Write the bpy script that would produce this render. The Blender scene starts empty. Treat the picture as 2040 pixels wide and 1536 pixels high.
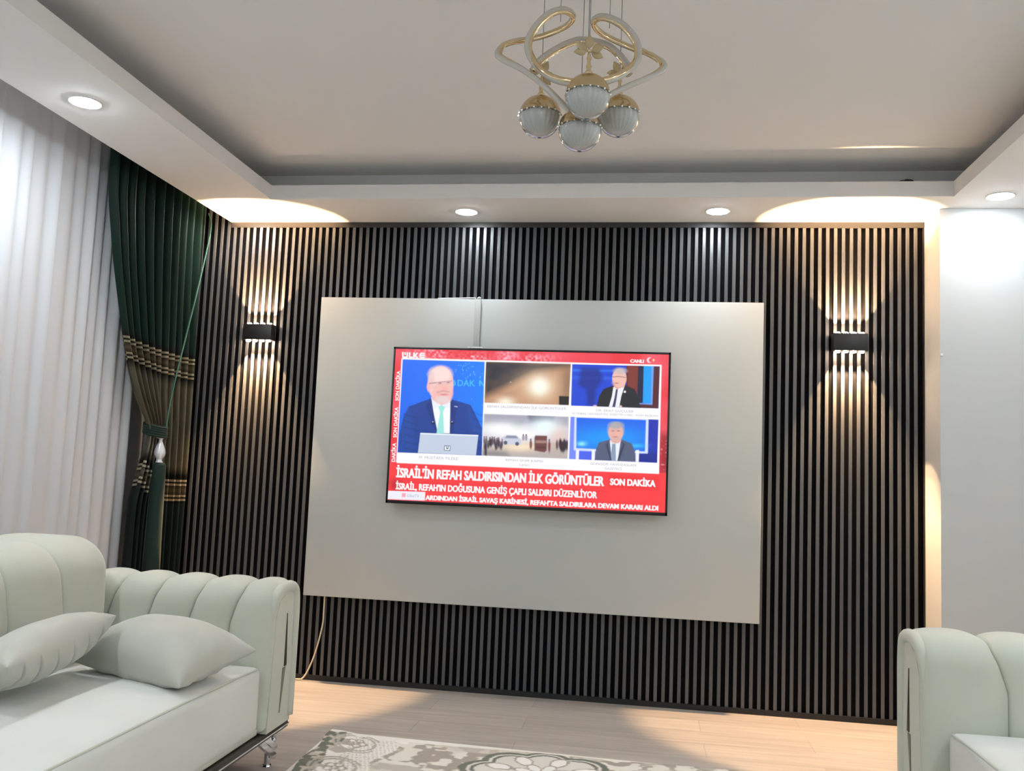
import bpy, bmesh, math, random
import numpy as np
from mathutils import Vector, Matrix

random.seed(7)
np.random.seed(7)
scene = bpy.context.scene
COL = scene.collection
PI = math.pi

# ------------------------------------------------------------------ camera, world, exposure
cam_data = bpy.data.cameras.new('camera')
cam_data.sensor_width = 36.0
cam_data.lens = 1788.62 / 2040 * 36.0
cam_data.clip_start = 0.02
cam = bpy.data.objects.new('camera', cam_data)
COL.objects.link(cam)
RX = Vector((0.98877394, 0.14365922, 0.0410867))
UP = Vector((-0.02668693, -0.100763, 0.99455247))
FW = Vector((-0.14701665, 0.98448405, 0.09579801))
M = Matrix.Identity(4)
for i in range(3):
    M[i][0] = RX[i]; M[i][1] = UP[i]; M[i][2] = -FW[i]
M[0][3], M[1][3], M[2][3] = 0.50023, -4.62884, 1.12543
cam.matrix_world = M
scene.camera = cam

world = bpy.data.worlds.new('night')
world.use_nodes = True
world.node_tree.nodes['Background'].inputs[0].default_value = (0.5, 0.6, 0.8, 1)
world.node_tree.nodes['Background'].inputs[1].default_value = 0.02
scene.world = world
scene.view_settings.view_transform = 'Standard'
scene.view_settings.look = 'None'
scene.view_settings.exposure = 1.2
scene.view_settings.gamma = 1.0
scene.view_settings.use_curve_mapping = False
KEXP = 0.4353                        # 1 / 2^exposure, for screens that should read at their own colour

DOWN_L = 165.0                    # radiance of the room downlights
WASH_L = 72.0                    # radiance of the weaker downlights close to the walls
SCONCE_W = 27.0                   # watts of each sconce beam

# room dimensions (metres); the back wall is y = 0
HS = 2.45                         # soffit
HC = 2.635                        # ceiling
HL = 2.522                        # top of the cove lip
XS = -1.813                       # outer edge of the left soffit
FL, FR = -1.402, 1.860            # lip faces left and right
FB = -0.421                       # lip face at the back wall
FN = -4.25                        # lip face at the near wall
XL, XR, YN = -2.25, 2.50, -4.95   # left wall, right wall, near wall


def lin(c):
    c = c / 255.0
    return c / 12.92 if c <= 0.04045 else ((c + 0.055) / 1.055) ** 2.4


def rgb(r, g, b):
    return (lin(r), lin(g), lin(b), 1.0)


# ------------------------------------------------------------------ materials
MATS = {}


def mat(name, color=(0.8, 0.8, 0.8, 1), rough=0.6, metal=0.0, sheen=0.0, trans=0.0, ior=1.45, emit=None, estr=0.0, alpha=1.0, coat=0.0, spec=None):
    if name in MATS:
        return MATS[name]
    m = bpy.data.materials.new(name)
    m.use_nodes = True
    b = m.node_tree.nodes['Principled BSDF']
    b.inputs['Base Color'].default_value = color
    b.inputs['Roughness'].default_value = rough
    b.inputs['Metallic'].default_value = metal
    b.inputs['IOR'].default_value = ior
    b.inputs['Transmission Weight'].default_value = trans
    b.inputs['Sheen Weight'].default_value = sheen
    b.inputs['Sheen Roughness'].default_value = 0.4
    b.inputs['Coat Weight'].default_value = coat
    b.inputs['Alpha'].default_value = alpha
    if spec is not None:
        b.inputs['Specular IOR Level'].default_value = spec
    if emit:
        b.inputs['Emission Color'].default_value = emit
        b.inputs['Emission Strength'].default_value = estr
    MATS[name] = m
    return m


def nodes(m):
    nt = m.node_tree
    return nt, nt.nodes, nt.links, nt.nodes['Principled BSDF']


def add_noise_bump(m, scale=200, strength=0.1, dist=0.001, detail=3, stretch=None):
    nt, N, L, b = nodes(m)
    tc = N.new('ShaderNodeTexCoord')
    mp = N.new('ShaderNodeMapping')
    if stretch:
        mp.inputs['Scale'].default_value = stretch
    ns = N.new('ShaderNodeTexNoise')
    ns.inputs['Scale'].default_value = scale
    ns.inputs['Detail'].default_value = detail
    bp = N.new('ShaderNodeBump')
    bp.inputs['Strength'].default_value = strength
    bp.inputs['Distance'].default_value = dist
    L.new(tc.outputs['Object'], mp.inputs['Vector'])
    L.new(mp.outputs['Vector'], ns.inputs['Vector'])
    L.new(ns.outputs['Fac'], bp.inputs['Height'])
    L.new(bp.outputs['Normal'], b.inputs['Normal'])
    return m


def ramp(N, stops, interp='LINEAR'):
    r = N.new('ShaderNodeValToRGB')
    r.color_ramp.interpolation = interp
    e = r.color_ramp.elements
    e[0].position, e[0].color = stops[0]
    e[1].position, e[1].color = stops[-1]
    for p, c in stops[1:-1]:
        x = e.new(p)
        x.color = c
    return r


M_ceil = add_noise_bump(mat('ceiling_paint', (0.80, 0.79, 0.775, 1), 0.85), 60, 0.05, 0.001)
M_wall = add_noise_bump(mat('wall_paint', (0.74, 0.74, 0.725, 1), 0.7), 60, 0.05, 0.001)
M_pier = add_noise_bump(mat('pier_paint', (0.55, 0.56, 0.555, 1), 0.30, spec=0.4), 90, 0.04, 0.001)
M_board = add_noise_bump(mat('tv_board_paint', (0.51, 0.53, 0.515, 1), 0.6), 80, 0.04, 0.001)
M_black = mat('black_felt', (0.003, 0.003, 0.004, 1), 0.95, spec=0.1)
M_blacktrim = mat('black_trim', (0.012, 0.012, 0.013, 1), 0.45)
M_plastic = mat('black_plastic', (0.01, 0.01, 0.011, 1), 0.25)
M_white = mat('white_plastic', (0.8, 0.8, 0.79, 1), 0.4)
M_chrome = mat('chrome', (0.75, 0.76, 0.78, 1), 0.12, 1.0)
M_gold = mat('polished_gold', (0.76, 0.60, 0.38, 1), 0.10, 1.0)
M_goldcap = mat('gold_cap', (0.62, 0.47, 0.28, 1), 0.2, 1.0)
M_diff = mat('lamp_diffuser', (0.50, 0.46, 0.41, 1), 0.25)
M_cable = mat('cream_cable', (0.72, 0.60, 0.42, 1), 0.5)
M_wire = mat('steel_wire', (0.25, 0.25, 0.26, 1), 0.35, 0.8)
M_sconce = mat('sconce_black', (0.011, 0.011, 0.012, 1), 0.42)
M_darkwood = mat('dark_plinth', (0.030, 0.020, 0.015, 1), 0.35)
M_spot = mat('downlight_glow', (1, 1, 1, 1), 0.5, emit=(0.85, 0.94, 1.0, 1), estr=DOWN_L)
M_wash = mat('wall_downlight_glow', (1, 1, 1, 1), 0.5, emit=(0.86, 0.94, 1.0, 1), estr=WASH_L)
M_lens = mat('warm_lens', (1, 0.9, 0.8, 1), 0.4, emit=(1.0, 0.70, 0.46, 1), estr=95.0)


def fabric_material(name, col, dark):
    m = mat(name, col, 0.75, sheen=0.35)
    nt, N, L, b = nodes(m)
    tc = N.new('ShaderNodeTexCoord')
    ns = N.new('ShaderNodeTexNoise')
    ns.inputs['Scale'].default_value = 4.0
    ns.inputs['Detail'].default_value = 5
    r = ramp(N, [(0.3, dark), (0.7, col)])
    L.new(tc.outputs['Object'], ns.inputs['Vector'])
    L.new(ns.outputs['Fac'], r.inputs['Fac'])
    L.new(r.outputs['Color'], b.inputs['Base Color'])
    n2 = N.new('ShaderNodeTexNoise')
    n2.inputs['Scale'].default_value = 700
    bp = N.new('ShaderNodeBump')
    bp.inputs['Strength'].default_value = 0.12
    bp.inputs['Distance'].default_value = 0.0006
    L.new(tc.outputs['Object'], n2.inputs['Vector'])
    L.new(n2.outputs['Fac'], bp.inputs['Height'])
    L.new(bp.outputs['Normal'], b.inputs['Normal'])
    return m


M_sofa = fabric_material('sage_velvet', (0.56, 0.575, 0.49, 1), (0.52, 0.535, 0.45, 1))
M_seat = fabric_material('ivory_seat_fabric', (0.70, 0.705, 0.665, 1), (0.66, 0.665, 0.62, 1))
M_pillow = fabric_material('cushion_velvet', (0.50, 0.50, 0.445, 1), (0.45, 0.45, 0.395, 1))
M_seam = mat('seam_shadow_thread', (0.20, 0.20, 0.16, 1), 0.9)

# dark laminate slats: colour varies from slat to slat, with a fine vertical grain
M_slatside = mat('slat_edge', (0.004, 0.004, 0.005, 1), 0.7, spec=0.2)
M_toptrim = mat('top_trim_black', (0.030, 0.027, 0.026, 1), 0.4)
M_slat = mat('slat_laminate', (0.12, 0.12, 0.12, 1), 0.41, spec=0.9)
nt, N, L, b = nodes(M_slat)
tc = N.new('ShaderNodeTexCoord')
mp = N.new('ShaderNodeMapping'); mp.inputs['Scale'].default_value = (26.11, 0.0, 0.0)
wn = N.new('ShaderNodeTexWhiteNoise'); wn.noise_dimensions = '1D'
sx = N.new('ShaderNodeSeparateXYZ'); fl = N.new('ShaderNodeMath'); fl.operation = 'FLOOR'
L.new(tc.outputs['Object'], mp.inputs['Vector']); L.new(mp.outputs['Vector'], sx.inputs[0])
L.new(sx.outputs['X'], fl.inputs[0]); L.new(fl.outputs[0], wn.inputs['W'])
r1 = ramp(N, [(0.0, (0.056, 0.060, 0.067, 1)), (0.5, (0.064, 0.067, 0.072, 1)), (1.0, (0.076, 0.077, 0.080, 1))])
L.new(wn.outputs['Value'], r1.inputs['Fac'])
mg = N.new('ShaderNodeMapping'); mg.inputs['Scale'].default_value = (420, 420, 3.0)
gn = N.new('ShaderNodeTexNoise'); gn.inputs['Scale'].default_value = 1.0; gn.inputs['Detail'].default_value = 4
L.new(tc.outputs['Object'], mg.inputs['Vector']); L.new(mg.outputs['Vector'], gn.inputs['Vector'])
mx = N.new('ShaderNodeMix'); mx.data_type = 'RGBA'; mx.blend_type = 'MULTIPLY'
mx.inputs['Factor'].default_value = 0.6
r2 = ramp(N, [(0.3, (0.78, 0.78, 0.78, 1)), (0.7, (1.12, 1.12, 1.12, 1))])
L.new(gn.outputs['Fac'], r2.inputs['Fac'])
L.new(r1.outputs['Color'], mx.inputs['A']); L.new(r2.outputs['Color'], mx.inputs['B'])
L.new(mx.outputs['Result'], b.inputs['Base Color'])

# pale oak laminate floor, boards running left to right
M_floor = mat('laminate_floor', (0.5, 0.45, 0.4, 1), 0.38, spec=0.4)
nt, N, L, b = nodes(M_floor)
tc = N.new('ShaderNodeTexCoord')
br = N.new('ShaderNodeTexBrick')
br.offset = 0.37; br.squash = 1.0
br.inputs['Scale'].default_value = 1.0
br.inputs['Brick Width'].default_value = 1.25
br.inputs['Row Height'].default_value = 0.19
br.inputs['Mortar Size'].default_value = 0.0018
br.inputs['Color1'].default_value = (0.40, 0.365, 0.335, 1)
br.inputs['Color2'].default_value = (0.47, 0.435, 0.40, 1)
br.inputs['Mortar'].default_value = (0.33, 0.30, 0.275, 1)
L.new(tc.outputs['Object'], br.inputs['Vector'])
mg = N.new('ShaderNodeMapping'); mg.inputs['Scale'].default_value = (2.2, 34, 1)
gn = N.new('ShaderNodeTexNoise'); gn.inputs['Scale'].default_value = 1.0; gn.inputs['Detail'].default_value = 6
gn.inputs['Distortion'].default_value = 0.6
L.new(tc.outputs['Object'], mg.inputs['Vector']); L.new(mg.outputs['Vector'], gn.inputs['Vector'])
r2 = ramp(N, [(0.25, (0.74, 0.73, 0.72, 1)), (0.75, (1.15, 1.15, 1.15, 1))])
L.new(gn.outputs['Fac'], r2.inputs['Fac'])
mx = N.new('ShaderNodeMix'); mx.data_type = 'RGBA'; mx.blend_type = 'MULTIPLY'; mx.inputs['Factor'].default_value = 0.8
L.new(br.outputs['Color'], mx.inputs['A']); L.new(r2.outputs['Color'], mx.inputs['B'])
L.new(mx.outputs['Result'], b.inputs['Base Color'])

# sheer
M_sheer = mat('sheer_white', (0.70, 0.705, 0.73, 1), 0.8, sheen=0.2)
nt, N, L, b = nodes(M_sheer)
out = N['Material Output'] if 'Material Output' in N else [n for n in N if n.type == 'OUTPUT_MATERIAL'][0]
tr = N.new('ShaderNodeBsdfTranslucent'); tr.inputs[0].default_value = (0.75, 0.75, 0.77, 1)
ms = N.new('ShaderNodeMixShader'); ms.inputs[0].default_value = 0.22
L.new(b.outputs[0], ms.inputs[1]); L.new(tr.outputs[0], ms.inputs[2]); L.new(ms.outputs[0], out.inputs['Surface'])

# green and bronze drape: the bands are woven across the cloth, read from the length along it
M_drape = mat('green_bronze_drape', (0.02, 0.06, 0.05, 1), 0.48, sheen=0.0, spec=0.22)
nt, N, L, b = nodes(M_drape)
uv = N.new('ShaderNodeUVMap'); uv.uv_map = 'cloth'
sp = N.new('ShaderNodeSeparateXYZ'); L.new(uv.outputs[0], sp.inputs[0])
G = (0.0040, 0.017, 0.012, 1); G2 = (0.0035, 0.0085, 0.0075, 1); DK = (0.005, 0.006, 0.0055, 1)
BZ = (0.115, 0.102, 0.074, 1); ST = (0.30, 0.26, 0.18, 1); GB = (0.10, 0.082, 0.052, 1); GB2 = (0.028, 0.024, 0.017, 1)
T = 3.0
B1, B2 = 0.985, 1.640
st = [(0.0, G), ((B1 - .03) / T, G), ((B1 - .008) / T, DK)]


def band(s):
    return [((s) / T, ST), ((s + .010) / T, ST), ((s + .013) / T, DK), ((s + .020) / T, DK), ((s + .023) / T, ST), ((s + .033) / T, ST), ((s + .036) / T, DK)]


def stripes():
    N_ = []
    for s in (B1, B1 + .080, B2, B2 + .080):
        N_.append((s, s + .011)); N_.append((s + .021, s + .032))
    return N_


def zone_ramp(zs):
    return ramp(N, [(p / T, c) for p, c in zs])


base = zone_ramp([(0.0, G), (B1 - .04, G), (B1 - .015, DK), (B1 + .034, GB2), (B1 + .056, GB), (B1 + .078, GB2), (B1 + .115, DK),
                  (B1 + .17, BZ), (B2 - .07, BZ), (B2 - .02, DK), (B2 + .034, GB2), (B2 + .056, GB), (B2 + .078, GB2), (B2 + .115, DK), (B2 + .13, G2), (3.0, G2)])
dv = N.new('ShaderNodeMath'); dv.operation = 'DIVIDE'; dv.inputs[1].default_value = T
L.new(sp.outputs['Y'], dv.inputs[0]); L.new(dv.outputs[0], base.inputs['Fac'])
acc = None
for a0, a1 in stripes():
    c1 = N.new('ShaderNodeMath'); c1.operation = 'COMPARE'; c1.inputs[1].default_value = (a0 + a1) / 2; c1.inputs[2].default_value = (a1 - a0) / 2
    L.new(sp.outputs['Y'], c1.inputs[0])
    if acc is None:
        acc = c1
    else:
        ad = N.new('ShaderNodeMath'); ad.operation = 'MAXIMUM'
        L.new(acc.outputs[0], ad.inputs[0]); L.new(c1.outputs[0], ad.inputs[1]); acc = ad
mg = N.new('ShaderNodeMapping'); mg.inputs['Scale'].default_value = (500, 12, 1)
gn = N.new('ShaderNodeTexNoise'); gn.inputs['Scale'].default_value = 1.0; gn.inputs['Detail'].default_value = 3
L.new(uv.outputs[0], mg.inputs['Vector']); L.new(mg.outputs['Vector'], gn.inputs['Vector'])
r2 = ramp(N, [(0.3, (0.55, 0.55, 0.55, 1)), (0.7, (1.4, 1.4, 1.35, 1))])
L.new(gn.outputs['Fac'], r2.inputs['Fac'])
m0 = N.new('ShaderNodeMix'); m0.data_type = 'RGBA'; m0.blend_type = 'MULTIPLY'; m0.inputs['Factor'].default_value = 0.6
L.new(base.outputs['Color'], m0.inputs['A']); L.new(r2.outputs['Color'], m0.inputs['B'])
m1 = N.new('ShaderNodeMix'); m1.data_type = 'RGBA'; m1.inputs['B'].default_value = ST
L.new(acc.outputs[0], m1.inputs['Factor']); L.new(m0.outputs['Result'], m1.inputs['A'])
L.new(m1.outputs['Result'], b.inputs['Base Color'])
mrp = zone_ramp([(0.0, (0, 0, 0, 1)), (B1 - .02, (0, 0, 0, 1)), (B1 + .0, (.55, .55, .55, 1)), (B2 + .115, (.55, .55, .55, 1)), (B2 + .13, (0, 0, 0, 1)), (3.0, (0, 0, 0, 1))])
L.new(dv.outputs[0], mrp.inputs['Fac']); L.new(mrp.outputs['Color'], b.inputs['Metallic'])
rg = N.new('ShaderNodeMath'); rg.operation = 'MULTIPLY_ADD'; rg.inputs[1].default_value = -.32; rg.inputs[2].default_value = .52
L.new(mrp.outputs['Color'], rg.inputs[0]); L.new(rg.outputs[0], b.inputs['Roughness'])

M_tassel = mat('green_tassel_yarn', (0.004, 0.020, 0.014, 1), 0.8, sheen=0.1)
M_cordgreen = mat('green_cord', (0.03, 0.11, 0.08, 1), 0.6)
M_bead = mat('pearl_silver_bead', (0.72, 0.71, 0.74, 1), 0.25, 0.25)
M_glass = mat('clear_glass', (0.97, 0.98, 0.98, 1), 0.03, trans=1.0, ior=1.42)
M_crystal = mat('crystal', (0.97, 0.98, 1.0, 1), 0.08, 0.85)
M_bowl = mat('ribbed_crystal_bowl', (0.90, 0.90, 0.87, 1), 0.22, trans=0.25, ior=1.35)
M_petal = mat('amber_crystal_petal', (0.66, 0.52, 0.30, 1), 0.08, trans=0.45, ior=1.45)


def vcol_emission(name):
    m = bpy.data.materials.new(name); m.use_nodes = True
    nt = m.node_tree; N = nt.nodes; L = nt.links
    b = N['Principled BSDF']
    at = N.new('ShaderNodeAttribute'); at.attribute_name = 'picture'
    b.inputs['Base Color'].default_value = (0.01, 0.01, 0.01, 1)
    b.inputs['Roughness'].default_value = 0.3
    b.inputs['Emission Strength'].default_value = KEXP
    L.new(at.outputs['Color'], b.inputs['Emission Color'])
    return m


M_picture = vcol_emission('screen_picture')


def screen_ink(name, c):
    return mat(name, (0.01, 0.01, 0.01, 1), 0.4, emit=c, estr=KEXP)


M_inkwhite = screen_ink('screen_white', rgb(255, 250, 252))
M_inkgrey = screen_ink('screen_grey', rgb(168, 168, 182))
M_inkcyan = screen_ink('screen_cyan', rgb(70, 190, 255))


# ------------------------------------------------------------------ mesh helpers
def new_obj(name, me, parent=None):
    o = bpy.data.objects.new(name, me)
    COL.objects.link(o)
    if parent is not None:
        o.parent = parent
    return o


def obj_bm(name, bm, material, parent=None, smooth=True, angle=None):
    me = bpy.data.meshes.new(name)
    bmesh.ops.recalc_face_normals(bm, faces=bm.faces)
    bm.to_mesh(me); bm.free()
    me.materials.append(material)
    if smooth:
        me.polygons.foreach_set('use_smooth', [True] * len(me.polygons))
        if angle is not None:
            me.set_sharp_from_angle(angle=angle)
    return new_obj(name, me, parent)


def empty(name, loc=(0, 0, 0)):
    o = bpy.data.objects.new(name, None)
    COL.objects.link(o)
    o.empty_display_size = 0.05
    return o


def tag(o, label, cat, group=None, kind=None):
    if label: o['label'] = label
    if cat: o['category'] = cat
    if group: o['group'] = group
    if kind: o['kind'] = kind
    return o


def struct(o):
    o['kind'] = 'structure'
    return o


def add_box(bm, x0, x1, y0, y1, z0, z1, bevel=0.0, seg=2):
    r = bmesh.ops.create_cube(bm, size=1.0)
    vs = r['verts']
    for v in vs:
        v.co = Vector((x0 + (v.co.x + .5) * (x1 - x0), y0 + (v.co.y + .5) * (y1 - y0), z0 + (v.co.z + .5) * (z1 - z0)))
    if bevel > 0:
        es = list({e for v in vs for e in v.link_edges})
        bmesh.ops.bevel(bm, geom=es, offset=bevel, segments=seg, profile=0.5, affect='EDGES')
    return bm


def box_obj(name, d, material, parent=None, bevel=0.0):
    bm = bmesh.new()
    add_box(bm, *d, bevel=bevel)
    return obj_bm(name, bm, material, parent, smooth=bevel > 0, angle=math.radians(35))


def add_grid(bm, P, close_u=False, close_v=False):
    """P: rows x cols of points."""
    R = [[bm.verts.new(p) for p in row] for row in P]
    n, m = len(R), len(R[0])
    for i in range(n if close_u else n - 1):
        for j in range(m if close_v else m - 1):
            a, b_, c, d = R[i][j], R[(i + 1) % n][j], R[(i + 1) % n][(j + 1) % m], R[i][(j + 1) % m]
            try:
                bm.faces.new((a, b_, c, d))
            except ValueError:
                pass
    return R


def catmull(pts, n=8):
    pts = [Vector(p) for p in pts]
    out = []
    for i in range(len(pts) - 1):
        p0 = pts[max(i - 1, 0)]; p1 = pts[i]; p2 = pts[i + 1]; p3 = pts[min(i + 2, len(pts) - 1)]
        for k in range(n):
            t = k / n
            out.append(0.5 * ((2 * p1) + (p2 - p0) * t + (2 * p0 - 5 * p1 + 4 * p2 - p3) * t * t + (3 * p1 - p0 - 3 * p2 + p3) * t ** 3))
    out.append(pts[-1])
    return out


def add_tube(bm, pts, r, seg=10, cap=True, rad_fn=None):
    pts = [Vector(p) for p in pts]
    rows = []
    up = None
    for i, p in enumerate(pts):
        d = (pts[min(i + 1, len(pts) - 1)] - pts[max(i - 1, 0)]).normalized()
        if up is None:
            a = Vector((0, 0, 1)) if abs(d.z) < 0.9 else Vector((1, 0, 0))
            up = (a - d * a.dot(d)).normalized()
        else:
            up = (up - d * up.dot(d)).normalized()
        s = d.cross(up)
        rr = rad_fn(i / (len(pts) - 1)) if rad_fn else r
        rows.append([p + (up * math.cos(2 * PI * k / seg) + s * math.sin(2 * PI * k / seg)) * rr for k in range(seg)])
    R = add_grid(bm, rows, close_v=True)
    if cap:
        bm.faces.new(R[0]); bm.faces.new(R[-1])
    return bm


def add_lathe(bm, prof, seg=24, c=(0, 0, 0)):
    rows = [[Vector((c[0] + r * math.cos(2 * PI * k / seg), c[1] + r * math.sin(2 * PI * k / seg), c[2] + z)) for k in range(seg)] for r, z in prof]
    R = add_grid(bm, rows, close_v=True)
    bm.faces.new(R[0]); bm.faces.new(R[-1])
    return bm


def copy_tree(o, parent=None):
    c = o.copy(); COL.objects.link(c); c.parent = parent
    for ch in list(o.children):
        copy_tree(ch, c)
    return c


# ------------------------------------------------------------------ room shell
PITCH = 0.03833
SLAT_W = 0.0172


def quad_box_struct(name, d, material):
    return struct(box_obj(name, d, material))


quad_box_struct('floor', (XL - .1, XR + .1, YN - .1, 0.12, -0.08, 0.0), M_floor)
quad_box_struct('ceiling', (XL - .1, XR + .1, YN - .1, 0.12, HC, HC + .1), M_ceil)
quad_box_struct('wall_left', (XL - .1, XL, YN, 0.12, 0, HC), M_wall)
quad_box_struct('wall_right', (XR, XR + .1, YN, 0.12, 0, HC), M_wall)
quad_box_struct('wall_near', (XL - .1, XR + .1, YN - .1, YN, 0, HC), M_wall)

wb = quad_box_struct('wall_back', (XL, XR, 0.02, 0.12, 0, HC), M_wall)
# slatted cladding on the back wall
bm = bmesh.new()
add_box(bm, -2.20, 1.853, 0.0115, 0.0195, 0.0, HC - .001)
obj_bm('felt_backing', bm, M_black, wb, smooth=False)
bm = bmesh.new()
x = -0.6385 - 40 * PITCH
while x < 1.845:
    if x > -2.19:
        hw = SLAT_W / 2
        # slat with a slightly eased front
        x0, x1 = x - hw, x + hw
        P = [(x0, .0115), (x0, .0012), (x0 + .0012, 0.0), (x1 - .0012, 0.0), (x1, .0012), (x1, .0115)]
        vb = [bm.verts.new((a, b_, 0.026)) for a, b_ in P]
        vt = [bm.verts.new((a, b_, HC - .002 if x < XS - .01 else 2.422)) for a, b_ in P]
        for i in range(5):
            f = bm.faces.new((vb[i], vb[i + 1], vt[i + 1], vt[i]))
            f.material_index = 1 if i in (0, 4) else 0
        bm.faces.new(vb); bm.faces.new(vt)
    x += PITCH
o = obj_bm('slats', bm, M_slat, wb, smooth=False)
o.data.materials.append(M_slatside)
box_obj('top_trim', (XS, 1.855, -0.004, 0.0115, 2.422, HS - .0005), M_toptrim, wb)
box_obj('side_trim', (1.848, 1.8548, -0.001, 0.0115, 0.026, 2.422), M_blacktrim, wb)
st_ = struct(box_obj('baseboard_back', (-2.2, 1.855, -0.006, 0.0112, 0.0, 0.026), M_blacktrim))

# projecting wall pier to the right of the slats
quad_box_struct('wall_pier', (1.856, XR - .001, -0.232, 0.019, 0, HS - .0005), M_pier)

# dropped soffit with a lip that hides the cove
def soffit():
    bm = bmesh.new()
    t = 0.012
    c = 0.13
    # underside slabs: back, near, left, right
    zt = HS + t
    add_box(bm, XS, XR - .001, FB, 0.0195, HS, zt)
    add_box(bm, XS, XR - .001, YN + .001, FN, HS, zt)
    add_box(bm, XS, FL, FN, FB, HS, zt)
    add_box(bm, FR, XR - .001, FN, FB, HS, zt)
    # lip
    w = 0.02
    add_box(bm, FL - w, FR + w, FB, FB + w, zt, HL)
    add_box(bm, FL - w, FR + w, FN - w, FN, zt, HL)
    add_box(bm, FL - w, FL, FN, FB, zt, HL)
    add_box(bm, FR, FR + w, FN, FB, zt, HL)
    # cove back: vertical board up to the ceiling with a step
    for (a, z0, z1) in ((0.186, zt, HC - .0005),):
        add_box(bm, FL - .18, FR + .18, FB + a, FB + a + .06, z0, z1)
        add_box(bm, FL - .18, FR + .18, FN - a - .06, FN - a, z0, z1)
        add_box(bm, FL - a - .06, FL - a, FN - .18, FB + .18, z0, z1)
        add_box(bm, FR + a, FR + a + .06, FN - .18, FB + .18, z0, z1)
    # outer edge of the left soffit closing the curtain pocket
    add_box(bm, XS, XS + .012, YN + .001, 0.011, zt, HC - .0005)
    return obj_bm('ceiling_soffit', bm, M_ceil, None, smooth=False)


sf = soffit()
struct(sf)

# chips of old fixings on the pier edge
o = box_obj('wall_hook', (1.858, 1.868, -0.240, -0.2325, 1.745, 1.757), M_white, None, bevel=.002)
tag(o, 'tiny white wall hook at the left edge of the plain pier', 'hook')

# ------------------------------------------------------------------ white board behind the television
BT = 0.05
board = empty('television_wall_board')
tag(board, 'large pale grey rectangular board mounted on the dark slats behind the television', 'wall panel')
bm = bmesh.new()
add_box(bm, -1.243, 1.0776, -BT, -0.0006, 0.440, 2.0229, bevel=.0025)
obj_bm('panel', bm, M_board, board, angle=math.radians(35))
bm = bmesh.new()
add_box(bm, -0.396, -0.364, -BT - .014, -BT - .0002, 1.70, 2.021, bevel=.003)
o = obj_bm('cable_trunking', bm, M_board, board, angle=math.radians(35))
bm = bmesh.new()
add_tube(bm, catmull([(-0.60, -.046, 2.0245), (-0.50, -.046, 2.0265), (-0.41, -.046, 2.0290), (-0.395, -.046, 2.026)], 5), .003, 6)
add_tube(bm, catmull([(-0.385, -.055, 2.024), (-0.377, -.055, 2.030), (-0.368, -.055, 2.026)], 4), .004, 6)
obj_bm('edge_filler', bm, M_white, board)

# television -------------------------------------------------------
TL, TR_, TT, TB = -0.8015, 0.6221, 1.7495, 0.9416
TVY = -0.13
tv = empty('television')
tag(tv, 'flat television mounted on the pale board showing a red news broadcast', 'television')
bm = bmesh.new()
add_box(bm, TL, TR_, TVY + .002, TVY + .035, TB, TT, bevel=.003)
obj_bm('casing', bm, M_plastic, tv, angle=math.radians(35))
bm = bmesh.new()
add_box(bm, -.45, .27, TVY + .0355, -BT - .0005, 1.10, 1.55, bevel=.004)
obj_bm('wall_bracket', bm, M_plastic, tv, angle=math.radians(35))
bz = 0.0105
bm = bmesh.new()
add_box(bm, TL, TR_, TVY - .002, TVY + .004, TT - bz, TT, bevel=.001)
add_box(bm, TL, TR_, TVY - .002, TVY + .004, TB, TB + bz + .006, bevel=.001)
add_box(bm, TL, TL + bz, TVY - .002, TVY + .004, TB, TT, bevel=.001)
add_box(bm, TR_ - bz, TR_, TVY - .002, TVY + .004, TB, TT, bevel=.001)
obj_bm('bezel', bm, M_plastic, tv, angle=math.radians(35))
bm = bmesh.new()
add_box(bm, -0.41, -0.395, TVY - .001, TVY + .02, TT + .0003, TT + .007, bevel=.002)
add_box(bm, -0.39, -0.335, TVY - .001, TVY + .02, TT + .0003, TT + .008, bevel=.003)
obj_bm('white_plug', bm, M_white, tv)

# the picture: a dense grid of coloured points on the glass
SX0, SX1, SZ0, SZ1 = TL + bz * .7, TR_ - bz * .7, TB + bz + .004, TT - bz * .7
# sketch frame (a 2040 x 1245 layout of the broadcast) to screen u, v
src = [(88, 40), (1993, 80), (1965, 1205), (38, 1105)]
dst = [(0, 1), (1, 1), (1, 0), (0, 0)]
A = []
for (x, y), (u, v) in zip(src, dst):
    A.append([x, y, 1, 0, 0, 0, -u * x, -u * y, u]); A.append([0, 0, 0, x, y, 1, -v * x, -v * y, v])
A = np.array(A, float)
h = np.linalg.solve(A[:, :8], A[:, 8])
HM = np.append(h, 1).reshape(3, 3)
HI = np.linalg.inv(HM)


def S(x, y):
    q = HM @ np.array([x, y, 1.0])
    return q[0] / q[2], q[1] / q[2]


NX, NY = 520, 294
uu, vv = np.meshgrid(np.linspace(0, 1, NX), np.linspace(0, 1, NY))
q = np.stack([uu, vv, np.ones_like(uu)], -1) @ HI.T
PX, PY = q[..., 0] / q[..., 2], q[..., 1] / q[..., 2]
IMG = np.zeros((NY, NX, 3))


def L3(c):
    return np.array([lin(v) for v in c])


def sdf_poly(pts):
    pts = np.array(pts, float)
    n = len(pts)
    d = np.full(PX.shape, 1e12)
    inside = np.zeros(PX.shape, bool)
    for i in range(n):
        a = pts[i]; b_ = pts[(i + 1) % n]
        ex, ey = b_ - a
        wx, wy = PX - a[0], PY - a[1]
        t = np.clip((wx * ex + wy * ey) / (ex * ex + ey * ey + 1e-9), 0, 1)
        dd = (wx - ex * t) ** 2 + (wy - ey * t) ** 2
        d = np.minimum(d, dd)
        c = ((a[1] > PY) != (b_[1] > PY)) & (PX < (b_[0] - a[0]) * (PY - a[1]) / (b_[1] - a[1] + 1e-12) + a[0])
        inside ^= c
    d = np.sqrt(d)
    return np.where(inside, -d, d)


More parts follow.
